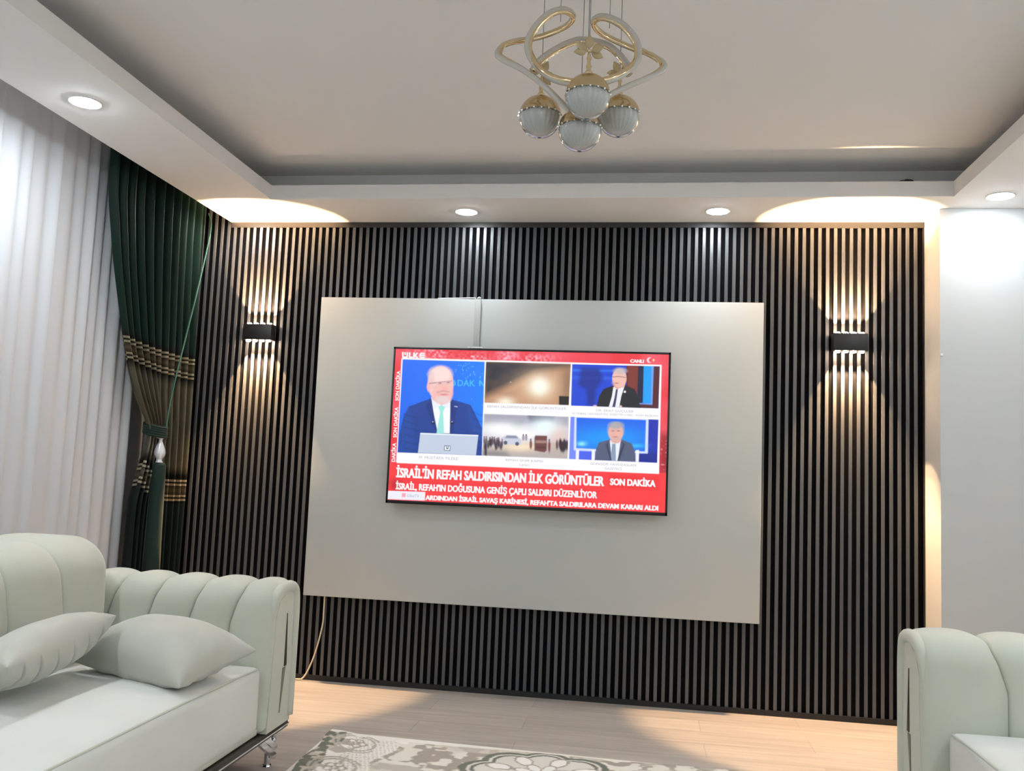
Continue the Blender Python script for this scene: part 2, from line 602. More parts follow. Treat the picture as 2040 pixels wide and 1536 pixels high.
def paint(mask, c):
    global IMG
    c = L3(c)
    IMG = IMG * (1 - mask[..., None]) + c * mask[..., None]


def poly(pts, c, soft=2.0, op=1.0):
    paint(np.clip(.5 - sdf_poly(pts) / (2 * soft), 0, 1) * op, c)


def ell(cx, cy, rx, ry, c, soft=2.0, op=1.0, rot=0.0, clip=None):
    dx, dy = PX - cx, PY - cy
    cr, sr = math.cos(rot), math.sin(rot)
    a = dx * cr + dy * sr; b_ = -dx * sr + dy * cr
    k = np.sqrt((a / rx) ** 2 + (b_ / ry) ** 2)
    m = np.clip(.5 - (k - 1) * min(rx, ry) / (2 * soft), 0, 1) * op
    if clip is not None:
        m = m * clip
    paint(m, c)


def glow(cx, cy, rx, ry, c, op=1.0, clip=None):
    m = np.exp(-(((PX - cx) / rx) ** 2 + ((PY - cy) / ry) ** 2)) * op
    if clip is not None:
        m = m * clip
    paint(np.clip(m, 0, 1), c)


def mask(pts, soft=2.0):
    return np.clip(.5 - sdf_poly(pts) / (2 * soft), 0, 1)


def vnoise(fx, fy, seed):
    rs = np.random.RandomState(seed)
    g = rs.rand(80, 80)
    x = PX / fx; y = PY / fy
    xi = np.floor(x).astype(int) % 79; yi = np.floor(y).astype(int) % 79
    tx = x - np.floor(x); ty = y - np.floor(y)
    tx = tx * tx * (3 - 2 * tx); ty = ty * ty * (3 - 2 * ty)
    return (g[yi, xi] * (1 - tx) + g[yi, xi + 1] * tx) * (1 - ty) + (g[yi + 1, xi] * (1 - tx) + g[yi + 1, xi + 1] * tx) * ty


# red surround
IMG[:] = L3((236, 52, 64))
paint(np.clip(vnoise(170, 90, 1) - .45, 0, 1) * 1.0, (255, 110, 130))
top = mask([(0, 0), (2040, 0), (2040, 165), (0, 118)])
for (cx, cy, rx, ry) in ((640, 105, 90, 30), (860, 95, 60, 40), (1050, 115, 130, 28), (330, 80, 130, 40)):
    paint(np.clip(vnoise(14, 14, int(cx)) * 1.3 - .35, 0, 1) * np.exp(-((PX - cx) / rx) ** 2 - ((PY - cy) / ry) ** 2) * top, (255, 205, 225))
poly([(1925, 640), (2000, 640), (2000, 925), (1925, 925)], (120, 10, 30), 30, .75)
paint(np.clip(vnoise(16, 12, 5) * 1.5 - .9, 0, 1) * mask([(1925, 690), (2000, 690), (2000, 900), (1925, 900)]), (255, 190, 200))
poly([(30, 845), (2000, 925), (2000, 1230), (30, 1120)], (255, 60, 66), 6)
poly([(30, 965), (1560, 1040), (1560, 1060), (30, 985)], (225, 40, 50), 14, .5)
poly([(1570, 930), (1925, 945), (1925, 1048), (1570, 1030)], (240, 45, 52), 10, .8)
glow(95, 1000, 45, 45, (170, 20, 40), .7)
# white frames behind the pictures
poly([(134, 108), (1937, 158), (1918, 928), (104, 846)], (255, 253, 255), 1.5)
# presenter picture
c1 = mask([(140, 119), (705, 136), (688, 796), (108, 772)])
poly([(140, 119), (705, 136), (688, 796), (108, 772)], (20, 112, 250), 1.5)
paint(np.clip((PX - 420) / 300, 0, 1) * c1 * .6, (28, 140, 255))
paint(np.clip((300 - PX) / 200, 0, 1) * c1 * .4, (20, 90, 235))
rs = np.random.RandomState(3)
for k in range(40):
    x = rs.uniform(500, 695); y = rs.uniform(135, 260) if k < 30 else rs.uniform(380, 640)
    ell(x, y, 3, 3, (120, 215, 255), 2, .8, clip=c1)
ell(305, 222, 5, 5, (70, 170, 255), 2, .9, clip=c1)


def mpoly(pts, c, m, soft=2.0, op=1.0):
    paint(np.clip(.5 - sdf_poly(pts) / (2 * soft), 0, 1) * op * m, c)


# navy jacket
mpoly([(112, 780), (120, 640), (150, 520), (185, 450), (250, 425), (330, 395), (480, 400), (560, 425), (610, 440), (650, 520), (686, 600), (690, 800)], (24, 62, 150), c1, 3)
mpoly([(112, 780), (125, 640), (150, 520), (185, 450), (215, 560), (225, 700), (250, 780)], (28, 74, 168), c1, 14, .7)
mpoly([(590, 440), (640, 520), (680, 600), (690, 700), (620, 640), (600, 560)], (30, 80, 175), c1, 12, .6)
for y in (500, 545, 590, 640, 690, 735):
    mpoly([(150, y), (250, y + 28), (250, y + 36), (150, y + 10)], (14, 40, 110), c1, 6, .6)
    mpoly([(615, y - 15), (690, y + 10), (690, y + 18), (615, y - 8)], (14, 40, 110), c1, 6, .5)
# shirt, tie
mpoly([(338, 385), (470, 390), (468, 640), (375, 635)], (248, 252, 255), c1, 2)
mpoly([(338, 400), (300, 440), (345, 560), (372, 640), (385, 640), (352, 480)], (20, 50, 130), c1, 3)
mpoly([(470, 400), (520, 440), (500, 560), (485, 642), (466, 642), (470, 500)], (20, 50, 130), c1, 3)
mpoly([(385, 452), (408, 440), (435, 452), (420, 490), (428, 640), (375, 640), (400, 490)], (160, 232, 226), c1, 3)
mpoly([(338, 388), (370, 400), (398, 445), (360, 470)], (236, 240, 252), c1, 3)
mpoly([(468, 392), (440, 410), (425, 445), (455, 465)], (236, 240, 252), c1, 3)
for x, y in ((350, 566), (482, 566)):
    mpoly([(x - 12, y - 6), (x + 12, y - 5), (x + 10, y + 8), (x - 9, y + 8)], (12, 18, 50), c1, 2)
    ell(x, y - 8, 4, 4, (220, 230, 255), 2, .8, clip=c1)
mpoly([(498, 446), (520, 450), (520, 456), (498, 452)], (190, 200, 235), c1, 2)
# head
mpoly([(338, 350), (470, 350), (468, 405), (410, 440), (345, 400)], (226, 160, 152), c1, 6)
ell(402, 290, 88, 122, (250, 204, 198), 5, clip=c1)
ell(415, 355, 72, 78, (246, 190, 184), 8, clip=c1)
ell(400, 225, 78, 58, (255, 222, 216), 14, clip=c1)
ell(338, 262, 22, 70, (235, 200, 200), 8, .7, clip=c1)
ell(320, 312, 13, 32, (250, 185, 182), 4, clip=c1)
ell(476, 300, 12, 60, (250, 190, 190), 6, .6, clip=c1)
ell(418, 402, 50, 26, (232, 214, 216), 9, .85, clip=c1)
mpoly([(375, 350), (420, 335), (462, 345), (462, 352), (420, 345), (378, 358)], (190, 140, 138), c1, 5, .7)
ell(426, 367, 26, 6, (215, 110, 115), 4, .8, clip=c1)
ell(430, 322, 18, 16, (250, 175, 170), 6, .6, clip=c1)
mpoly([(322, 286), (395, 276), (480, 268), (484, 273), (395, 283), (322, 292)], (120, 100, 120), c1, 2, .8)
ell(398, 288, 26, 17, (235, 190, 192), 4, .6, clip=c1); ell(455, 283, 24, 16, (235, 190, 192), 4, .6, clip=c1)
ell(398, 286, 10, 5, (120, 80, 90), 4, .8, clip=c1); ell(455, 281, 10, 5, (120, 80, 90), 4, .8, clip=c1)
# laptop
mpoly([(264, 636), (664, 652), (648, 794), (248, 776)], (196, 208, 228), c1, 2)
mpoly([(264, 636), (664, 652), (663, 660), (263, 644)], (240, 246, 255), c1, 2)
mpoly([(430, 724), (472, 726), (470, 762), (428, 760)], (60, 80, 105), c1, 1.5)
mpoly([(434, 729), (443, 729), (442, 748), (458, 749), (459, 730), (468, 730), (466, 757), (433, 756)], (245, 250, 255), c1, 1)
mpoly([(448, 729), (454, 729), (453, 741), (447, 741)], (245, 250, 255), c1, 1)

# night smoke picture
c2 = mask([(716, 136), (1303, 152), (1290, 442), (705, 424)])
poly([(716, 136), (1303, 152), (1290, 442), (705, 424)], (196, 146, 112), 1.5)
mpoly([(700, 130), (1310, 140), (1310, 160), (1050, 215), (900, 290), (700, 385)], (44, 42, 52), c2, 30)
mpoly([(700, 130), (1000, 138), (860, 240), (700, 330)], (38, 40, 54), c2, 30, .9)
paint(np.clip(vnoise(60, 40, 9) - .4, 0, 1) * c2 * .5, (120, 92, 76))
glow(1085, 310, 150, 100, (248, 214, 172), .75, c2)
glow(1085, 310, 62, 60, (255, 255, 240), 1.3, c2)
glow(850, 420, 60, 34, (255, 246, 225), .95, c2)
glow(1290, 300, 60, 200, (110, 80, 60), .6, c2)
mpoly([(1222, 377), (1292, 380), (1290, 444), (1222, 442)], (22, 16, 12), c2, 2)
ell(886, 280, 4, 3, (230, 230, 230), 2, .9, clip=c2)

# speaker in dark jacket
c3 = mask([(1313, 152), (1925, 168), (1915, 466), (1305, 446)])
poly([(1313, 152), (1925, 168), (1915, 466), (1305, 446)], (12, 66, 214), 1.5)
mpoly([(1313, 190), (1600, 195), (1600, 205), (1313, 202)], (40, 130, 255), c3, 8, .8)
mpoly([(1313, 240), (1600, 246), (1600, 262), (1313, 256)], (30, 110, 250), c3, 10, .6)
mpoly([(1375, 175), (1500, 180), (1530, 260), (1480, 330), (1470, 446), (1420, 446), (1410, 330), (1355, 300)], (6, 28, 130), c3, 16, .8)
mpoly([(1690, 160), (1925, 168), (1915, 470), (1690, 460)], (80, 20, 32), c3, 3)
mpoly([(1700, 160), (1775, 166), (1768, 450), (1700, 446)], (128, 48, 36), c3, 6)
mpoly([(1775, 160), (1815, 166), (1808, 430), (1765, 440)], (20, 22, 60), c3, 4)
mpoly([(1812, 160), (1878, 166), (1870, 436), (1806, 425)], (10, 160, 252), c3, 3)
mpoly([(1868, 160), (1882, 166), (1872, 440), (1780, 436), (1782, 428), (1862, 430)], (120, 160, 240), c3, 3)
mpoly([(1485, 446), (1500, 380), (1530, 330), (1590, 305), (1680, 300), (1750, 330), (1775, 390), (1790, 465), (1485, 455)], (24, 24, 32), c3, 3)
mpoly([(1600, 315), (1680, 300), (1655, 380), (1640, 460), (1568, 456), (1590, 380)], (240, 244, 252), c3, 2)
mpoly([(1618, 330), (1632, 328), (1622, 400), (1612, 458), (1592, 456), (1608, 390)], (56, 46, 92), c3, 2)
mpoly([(1596, 300), (1680, 290), (1676, 312), (1622, 330)], (226, 156, 140), c3, 5)
ell(1642, 252, 50, 68, (242, 192, 178), 3, clip=c3)
ell(1648, 200, 46, 22, (200, 190, 190), 7, .8, clip=c3)
ell(1610, 285, 20, 12, (220, 170, 160), 6, .6, clip=c3)
ell(1622, 288, 15, 4, (180, 100, 95), 3, .8, clip=c3)
mpoly([(1592, 240), (1640, 236), (1692, 246), (1692, 251), (1640, 243), (1592, 246)], (110, 90, 100), c3, 2, .7)
ell(1680, 348, 8, 8, (240, 240, 250), 2, clip=c3)
ell(1472, 448, 12, 6, (240, 200, 190), 3, clip=c3); ell(1650, 452, 10, 8, (240, 200, 190), 3, clip=c3)

# street at night picture
c4 = mask([(703, 502), (1290, 524), (1282, 820), (690, 796)])
poly([(703, 502), (1290, 524), (1282, 820), (690, 796)], (206, 202, 214), 1.5)
mpoly([(703, 500), (1290, 520), (1290, 590), (703, 570)], (150, 150, 170), c4, 16, .8)
mpoly([(1000, 505), (1190, 520), (1180, 560), (1020, 560)], (80, 80, 110), c4, 12, .8)
mpoly([(900, 560), (970, 555), (950, 610), (880, 600)], (120, 150, 140), c4, 14, .6)
glow(820, 610, 150, 50, (255, 255, 255), 1.0, c4)
glow(1130, 600, 100, 60, (235, 250, 255), 1.3, c4)
glow(960, 650, 150, 45, (255, 255, 255), 1.0, c4)
mpoly([(690, 730), (1285, 700), (1282, 822), (690, 800)], (186, 176, 172), c4, 12)
mpoly([(690, 760), (860, 755), (880, 805), (690, 800)], (110, 110, 118), c4, 20, .7)
glow(960, 735, 150, 34, (255, 232, 200), .9, c4)
glow(1220, 660, 60, 70, (245, 190, 160), .5, c4)
mpoly([(820, 672), (860, 652), (930, 655), (965, 690), (955, 722), (840, 716)], (206, 210, 226), c4, 4)
mpoly([(860, 655), (925, 657), (940, 676), (850, 674)], (110, 120, 150), c4, 4, .8)
ell(852, 706, 13, 14, (50, 55, 75), 3, .9, clip=c4); ell(932, 714, 13, 14, (50, 55, 75), 3, .9, clip=c4)
mpoly([(1052, 668), (1060, 655), (1140, 658), (1138, 760), (1120, 775), (1052, 762)], (116, 70, 70), c4, 4)
mpoly([(1060, 690), (1135, 692), (1134, 710), (1060, 708)], (190, 150, 140), c4, 5, .7)
mpoly([(1062, 730), (1130, 732), (1130, 750), (1062, 748)], (80, 40, 45), c4, 5, .7)
rs = np.random.RandomState(11)
for k in range(26):
    x = rs.uniform(695, 830); y = rs.uniform(672, 715)
    ell(x, y + 18, 7, 24, (36 + rs.randint(50), 32 + rs.randint(40), 44 + rs.randint(40)), 3, .85, clip=c4)
    ell(x, y - 8, 5, 6, (120, 100, 100), 2, .8, clip=c4)
for k in range(16):
    x = rs.uniform(1205, 1282); y = rs.uniform(690, 730)
    ell(x, y + 22, 9, 34, (30 + rs.randint(40), 26 + rs.randint(30), 36 + rs.randint(40)), 3, .85, clip=c4)
for (x, y, h_, c) in ((1027, 718, 34, (120, 40, 50)), (1155, 732, 44, (120, 30, 45)), (715, 765, 40, (40, 36, 50)), (975, 672, 20, (150, 140, 160)), (995, 672, 20, (150, 140, 160))):
    ell(x, y, 9, h_, c, 3, .9, clip=c4)
    ell(x, y - h_, 5, 7, (70, 50, 60), 2, .9, clip=c4)

# journalist in grey jacket
c5 = mask([(1302, 524), (1915, 546), (1905, 850), (1292, 822)])
poly([(1302, 524), (1915, 546), (1905, 850), (1292, 822)], (118, 140, 250), 1.5)
mpoly([(1845, 540), (1920, 545), (1910, 852), (1775, 846), (1775, 790), (1842, 780)], (24, 44, 180), c5, 3)
mpoly([(1775, 780), (1900, 780), (1905, 850), (1775, 846)], (10, 30, 130), c5, 12, .7)
mpoly([(1330, 524), (1845, 542), (1840, 785), (1325, 760)], (214, 226, 255), c5, 2)
mpoly([(1344, 530), (1828, 548), (1820, 770), (1342, 745)], (20, 96, 240), c5, 2)
glow(1560, 680, 300, 90, (12, 160, 255), .9, c5 * mask([(1344, 530), (1828, 548), (1820, 770), (1342, 745)]))
glow(1380, 715, 30, 16, (140, 235, 255), 1.0, c5); glow(1760, 730, 60, 14, (60, 200, 255), .8, c5)
for x0 in (1340, 1450, 1757):
    mpoly([(x0, 760), (x0 + 22, 760), (x0 + 20, 850), (x0 - 2, 850)], (246, 244, 255), c5, 2)
mpoly([(1362, 768), (1450, 772), (1448, 832), (1360, 826)], (74, 100, 240), c5, 2)
mpoly([(1470, 832), (1480, 750), (1500, 705), (1575, 685), (1660, 685), (1730, 715), (1750, 770), (1756, 845)], (84, 92, 122), c5, 3)
mpoly([(1575, 690), (1652, 690), (1630, 836), (1590, 832)], (238, 242, 252), c5, 2)
mpoly([(1592, 715), (1616, 715), (1618, 836), (1580, 832)], (140, 158, 186), c5, 2)
mpoly([(1574, 695), (1560, 720), (1580, 790), (1588, 832), (1578, 832), (1548, 720)], (52, 58, 88), c5, 3)
mpoly([(1655, 695), (1668, 720), (1640, 790), (1628, 836), (1640, 836), (1680, 720)], (52, 58, 88), c5, 3)
ell(1618, 690, 36, 22, (226, 170, 160), 5, clip=c5)
ell(1617, 634, 52, 66, (236, 180, 168), 3, clip=c5)
ell(1618, 584, 52, 26, (170, 170, 176), 7, .9, clip=c5)
ell(1566, 620, 8, 28, (190, 180, 180), 5, .6, clip=c5); ell(1668, 620, 8, 28, (190, 180, 180), 5, .6, clip=c5)
ell(1615, 678, 30, 18, (205, 180, 178), 7, .6, clip=c5)
ell(1597, 624, 10, 4, (110, 80, 90), 3, .8, clip=c5); ell(1636, 624, 10, 4, (110, 80, 90), 3, .8, clip=c5)
ell(1614, 667, 16, 4, (190, 110, 105), 3, .8, clip=c5)
# white tab over the ticker
poly([(44, 1040), (300, 1050), (297, 1110), (40, 1098)], (240, 240, 255), 1.5)
poly([(140, 1056), (166, 1057), (165, 1086), (139, 1085)], (255, 170, 180), 2)
# crescent and star
ell(1853, 124, 19, 19, (255, 236, 240), 2); ell(1861, 124, 15, 15, (245, 76, 86), 2)
poly([(1880, 113), (1884, 121), (1891, 124), (1884, 127), (1880, 135), (1876, 128), (1870, 124), (1876, 121)], (255, 226, 200), 1.5)

# vertical marker line at the left edge
poly([(130, 118), (135, 118), (104, 842), (98, 842)], (255, 236, 250), 1)

gx = SX0 + uu * (SX1 - SX0); gz = SZ0 + vv * (SZ1 - SZ0)
co = np.stack([gx, np.full_like(gx, TVY - .0006), gz], -1).reshape(-1, 3)
me = bpy.data.meshes.new('screen')
idx = np.arange(NX * NY).reshape(NY, NX)
faces = np.stack([idx[:-1, :-1], idx[:-1, 1:], idx[1:, 1:], idx[1:, :-1]], -1).reshape(-1, 4)
me.vertices.add(len(co)); me.vertices.foreach_set('co', co.ravel())
me.loops.add(faces.size); me.loops.foreach_set('vertex_index', faces.ravel())
me.polygons.add(len(faces)); me.polygons.foreach_set('loop_start', np.arange(0, faces.size, 4))
me.update()
ca = me.color_attributes.new('picture', 'FLOAT_COLOR', 'POINT')
rgba = np.concatenate([IMG.reshape(-1, 3), np.ones((NX * NY, 1))], 1)
ca.data.foreach_set('color', rgba.ravel().astype(np.float32))
me.materials.append(M_picture)
me.validate()
screen = new_obj('screen', me, tv)


def text_mesh(txt, bold=0.0):
    cu = bpy.data.curves.new('lettering', 'FONT')
    cu.body = txt
    cu.size = 1.0
    cu.offset = bold
    cu.resolution_u = 3
    cu.fill_mode = 'FRONT'
    o = bpy.data.objects.new('lettering', cu)
    COL.objects.link(o)
    bpy.context.view_layer.update()
    me = bpy.data.meshes.new_from_object(o)
    bpy.data.objects.remove(o)
    bpy.data.curves.remove(cu)
    return me


_H = text_mesh('H')
CAP = max(v.co.y for v in _H.vertices)


def letter(bm, txt, xl, yl, xr, hcap, bold=0.0, vert=False, yb=None, depth=.0016, heavy=0.0):
    """Lettering from sketch point (xl, yl) on its baseline to xr (or, if vert, upward to yb); cap height hcap in sketch units."""
    me = text_mesh(txt, bold)
    xs = [v.co.x for v in me.vertices]
    x0, x1 = min(xs), max(xs)
    u0, v0 = S(xl, yl)
    Wm, Hm = SX1 - SX0, SZ1 - SZ0
    if vert:
        u1, v1 = S(xl + (yl - yb) * 0.05, yb)
        span = abs(v1 - v0) * Hm
        hh = hcap / 1925 * Wm
        n0 = len(bm.verts)
        bm.from_mesh(me)
        bm.verts.ensure_lookup_table()
        for v in bm.verts[n0:]:
            a = (v.co.x - x0) / (x1 - x0) * span; b_ = v.co.y / CAP * hh
            v.co = Vector((SX0 + u0 * Wm - b_, TVY - depth, SZ0 + v0 * Hm + a))
    else:
        u1, v1 = S(xr, yl + (xr - xl) * 0.045)
        span = (u1 - u0) * Wm
        hh = hcap / 1095 * Hm
        for k_, sh_ in enumerate((-heavy, 0.0, heavy) if heavy else (0.0,)):
            n0 = len(bm.verts)
            bm.from_mesh(me)
            bm.verts.ensure_lookup_table()
            for v in bm.verts[n0:]:
                a = (v.co.x + sh_ - x0) / (x1 - x0) * span; b_ = v.co.y / CAP * hh
                v.co = Vector((SX0 + u0 * Wm + a, TVY - depth - k_ * .00004, SZ0 + v0 * Hm + b_))
    bpy.data.meshes.remove(me)


def ink(name, items, m, parent):
    for it in items:
        bm = bmesh.new()
        letter(bm, *it[0], **it[1])
        me = bpy.data.meshes.new(name)
        bm.to_mesh(me); bm.free()
        me.materials.append(m)
        new_obj(name, me, parent)


ink('headline_lettering', [
    (("\u0130SRA\u0130L'\u0130N REFAH SALDIRISINDAN \u0130LK G\u00d6R\u00dcNT\u00dcLER", 100, 944, 1535, 62), dict(bold=.028, heavy=.030)),
    (("SON DAK\u0130KA", 1578, 1004, 1893, 42), dict(bold=.03, heavy=.035)),
    (("\u0130SRA\u0130L, REFAH'IN DO\u011eUSUNA GEN\u0130\u015e \u00c7APLI SALDIRI D\u00dcZENL\u0130YOR", 97, 1029, 1487, 43), dict(bold=.028, heavy=.026)),
    (("ARDINDAN \u0130SRA\u0130L SAVA\u015e KAB\u0130NES\u0130, REFAH'TA SALDIRILARA DEVAM KARARI ALDI", 302, 1104, 1912, 31), dict(bold=.03, heavy=.035)),
    (("CANLI", 1718, 141, 1812, 22), dict(bold=.03, heavy=.03)),
], M_inkwhite, screen)
ink('side_lettering', [
    (("SON DAK\u0130KA", 113, 410, 0, 24), dict(bold=.03, vert=True, yb=200)),
    (("SON DAK\u0130KA", 101, 668, 0, 24), dict(bold=.03, vert=True, yb=455)),
    (("DAK\u0130KA", 91, 838, 0, 24), dict(bold=.03, vert=True, yb=706)),
], M_inkwhite, screen)
ink('caption_lettering', [
    (("REFAH SALDIRISINDAN \u0130LK G\u00d6R\u00dcNT\u00dcLER", 725, 458, 1272, 17), {}),
    (("DR. ERAY G\u00dc\u00c7L\u00dcER", 1480, 487, 1742, 16), {}),
    (("ALTINBA\u015e \u00dcN\u0130VERS\u0130TES\u0130 \u00d6\u011eRET\u0130M \u00dcYES\u0130 - ASAM BA\u015eKANI", 1312, 506, 1912, 13), {}),
    (("M. MUSTAFA YILDIZ", 257, 816, 525, 19), {}),
    (("REFAH SINIR KAPISI", 853, 834, 1110, 15), {}),
    (("CANLI", 945, 868, 1015, 13), {}),
    (("G\u00dcNG\u00d6R YAVUZASLAN", 1440, 862, 1757, 16), {}),
    (("GAZETEC\u0130", 1540, 896, 1658, 15), {}),
    (("\u00dclkeTV", 176, 1084, 258, 20), {}),
], M_inkgrey, screen)
ink('studio_lettering', [
    (("DAK", 518, 306, 640, 44), dict(bold=.012)),
], M_inkcyan, screen)


def flat_polys(name, polys, m, parent, depth=.0016):
    bm = bmesh.new()
    Wm, Hm = SX1 - SX0, SZ1 - SZ0
    for P in polys:
        vs = []
        for x, y in P:
            u, v = S(x, y)
            vs.append(bm.verts.new((SX0 + u * Wm, TVY - depth, SZ0 + v * Hm)))
        bm.faces.new(vs)
    me = bpy.data.meshes.new(name)
    bm.to_mesh(me); bm.free()
    me.materials.append(m)
    return new_obj(name, me, parent)


flat_polys('studio_letter_end', [[(668, 307), (668, 267), (678, 267), (699, 297), (699, 308), (697, 308), (678, 283), (678, 307)]], M_inkcyan, screen)
flat_polys('studio_letter_end', [[(488, 264), (500, 268), (508, 284), (505, 300), (496, 306), (490, 306), (490, 298), (497, 294), (499, 284), (496, 274), (488, 271)]], M_inkcyan, screen)
# channel logo: box-built letters
flat_polys('channel_logo', [
    [(136, 68), (146, 68), (146, 98), (135, 98)], [(166, 69), (176, 69), (176, 99), (166, 99)], [(135, 97), (176, 99), (173, 109), (140, 108)], [(151, 69), (161, 69), (161, 88), (151, 88)],
    [(182, 70), (193, 70), (192, 99), (181, 99)], [(181, 98), (208, 99), (208, 109), (181, 108)],
    [(212, 71), (223, 71), (222, 110), (211, 109)], [(222, 86), (236, 72), (250, 72), (231, 91), (250, 111), (235, 110), (222, 98)],
    [(262, 73), (292, 74), (291, 83), (262, 82)], [(255, 78), (266, 73), (265, 110), (256, 105)], [(262, 101), (291, 102), (290, 111), (262, 110)], [(264, 87), (291, 88), (290, 96), (264, 95)],
], M_inkwhite, screen)

# cream cable hanging from the board to the floor ------------------
bm = bmesh.new()
add_tube(bm, catmull([(-1.138, -.012, .4395), (-1.138, -.012, .36), (-1.139, -.012, .30), (-1.153, -.014, .215), (-1.178, -.014, .118), (-1.207, -.016, .045), (-1.228, -.020, .012), (-1.255, -.025, .0045), (-1.40, -.03, .0045)], 6), .0042, 8)
o = obj_bm('power_cable', bm, M_cable)
tag(o, 'thin cream cable hanging below the pale board and curving to the floor', 'cable')

# ------------------------------------------------------------------ wall sconces
def make_sconce():
    root = empty('wall_sconce')
    bm = bmesh.new()
    add_box(bm, -.082, .082, -.072, -.0125, -.043, .043, bevel=.0025)
    obj_bm('body', bm, M_sconce, root, angle=math.radians(35))
    bm = bmesh.new()
    add_box(bm, -.070, .070, -.0125, -.0002, -.034, .034)
    obj_bm('mounting_plate', bm, M_sconce, root, smooth=False)
    for sgn in (-1, 1):
        for k in range(4):
            x = (-1.5 + k) * PITCH
            bm = bmesh.new()
            add_lathe(bm, [(.0001, 0.0432), (.0125, 0.0432), (.0125, .048), (.010, .051), (.0001, .052)], 16)
            if sgn < 0:
                for v in bm.verts:
                    v.co.z = -v.co.z
            o = obj_bm('lens', bm, M_lens, root)
            o.location = (x, -.044, 0)
            ld = bpy.data.lights.new('sconce_beam', 'SPOT')
            ld.energy = SCONCE_W
            ld.color = (1.0, 0.625, 0.325)
            ld.spot_size = math.radians(72 if sgn > 0 else 62)
            ld.spot_blend = 0.12
            ld.shadow_soft_size = .006
            lo = bpy.data.objects.new('sconce_beam', ld)
            COL.objects.link(lo)
            lo.parent = root
            lo.location = (x, -.036, sgn * .0565)
            if sgn > 0:
                lo.rotation_euler = (PI, 0, 0)
    return root


sc1 = make_sconce()
sc1.location = (-1.5880, 0, 1.825)
tag(sc1, 'black box wall light shining up and down, between the green drape and the board', 'wall light')
sc2 = copy_tree(sc1)
sc2.location = (1.4920, 0, 1.830)
tag(sc2, 'black box wall light shining up and down, beside the plain right pier', 'wall light')

# ------------------------------------------------------------------ recessed downlights
def make_downlight(glow):
    root = empty('recessed_downlight')
    bm = bmesh.new()
    add_lathe(bm, [(.046, 0.0), (.058, -.0005), (.060, -.003), (.056, -.005), (.046, -.004)], 32)
    bm2 = bmesh.new()
    # ring only: rebuild without end caps
    rows = [[Vector((r * math.cos(2 * PI * k / 32), r * math.sin(2 * PI * k / 32), z)) for k in range(32)] for r, z in ((.053, -.0002), (.060, -.0002), (.061, -.003), (.058, -.005), (.053, -.004))]
    add_grid(bm2, rows, close_u=True, close_v=True)
    bm.free()
    obj_bm('rim', bm2, M_white, root)
    bm = bmesh.new()
    add_lathe(bm, [(.0001, -.0003), (.0525, -.0003), (.0525, -.0025), (.049, -.0055), (.041, -.0085), (.028, -.0105), (.012, -.0115), (.0001, -.0116)], 32)
    obj_bm('lens', bm, glow, root)
    return root


LIGHTS = [
    (-1.700, -.205, 'round lit ceiling downlight in the left corner above the slats'),
    (-0.435, -.200, 'round lit ceiling downlight above the slats, over the cable trunking'),
    (0.830, -.204, 'round lit ceiling downlight above the slats, nearer the right sconce'),
    (2.054, -.428, 'round lit ceiling downlight in front of the plain right pier'),
    (-1.621, -1.629, 'round lit ceiling downlight in the left soffit beside the sheer curtain'),
    (-1.621, -2.90, 'round lit ceiling downlight in the middle of the soffit over the sheer curtain'),
    (-1.621, -4.15, 'round lit ceiling downlight in the left soffit near the rear wall'),
    (2.10, -1.70, 'round lit ceiling downlight in the right soffit behind the pier light'),
    (2.10, -2.95, 'round lit ceiling downlight in the right soffit above the second sofa'),
    (2.10, -4.20, 'round lit ceiling downlight in the right soffit near the rear wall'),
    (-0.435, -4.60, 'round lit ceiling downlight in the rear soffit on the window side'),
    (0.830, -4.60, 'round lit ceiling downlight in the rear soffit on the pier side'),
]
dl0 = make_downlight(M_wash)
dl1 = make_downlight(M_spot)
for i, (x, y, lab) in enumerate(LIGHTS):
    o = dl0 if i == 0 else dl1 if i == 4 else copy_tree(dl0 if i < 4 else dl1)
    o.location = (x, y, HS)
    tag(o, lab, 'downlight', 'recessed downlights in the soffit')

# small driver box lying on the cove lip
bm = bmesh.new()
add_box(bm, 1.640, 1.690, -.385, -.345, HS + .0125, HS + .088, bevel=.010)
for cx_, r_ in ((1.652, .017), (1.672, .021), (1.690, .015)):
    bmesh.ops.create_icosphere(bm, subdivisions=2, radius=r_, matrix=Matrix.Translation((cx_, -.365, HS + .080)))
add_tube(bm, catmull([(1.625, -.37, HS + .07), (1.64, -.37, HS + .086), (1.66, -.365, HS + .088), (1.69, -.37, HS + .092), (1.712, -.37, HS + .072)], 5), .006, 6)
o = obj_bm('light_driver', bm, M_plastic)
tag(o, 'small black driver box with looped lead peeping over the ceiling lip', 'driver')

# ------------------------------------------------------------------ sheer curtain
def drape_rows(fn, nz, nu):
    return [[Vector(fn(i / (nu - 1), j / (nz - 1))) for j in range(nz)] for i in range(nu)]


rs = np.random.RandomState(21)
edges = [-.44]
while edges[-1] > -4.8:
    edges.append(edges[-1] - rs.uniform(.07, .125))
edges = np.array(edges)
amps = rs.uniform(.014, .030, len(edges))


def sheer_x(y, z):
    k = int(np.searchsorted(-edges, -y)) - 1
    k = max(0, min(k, len(edges) - 2))
    t = (edges[k] - y) / (edges[k] - edges[k + 1])
    t = min(max(t, 0), 1)
    a = amps[k] * (0.75 + .25 * math.cos(k * 2.1 + z * .9))
    # soft pleat: rises steadily, turns back sharply
    f = .5 - .5 * math.cos(2 * PI * t ** 0.72)
    return -2.055 + a * f + .012 * math.sin(y * 3.1 + z * .35)


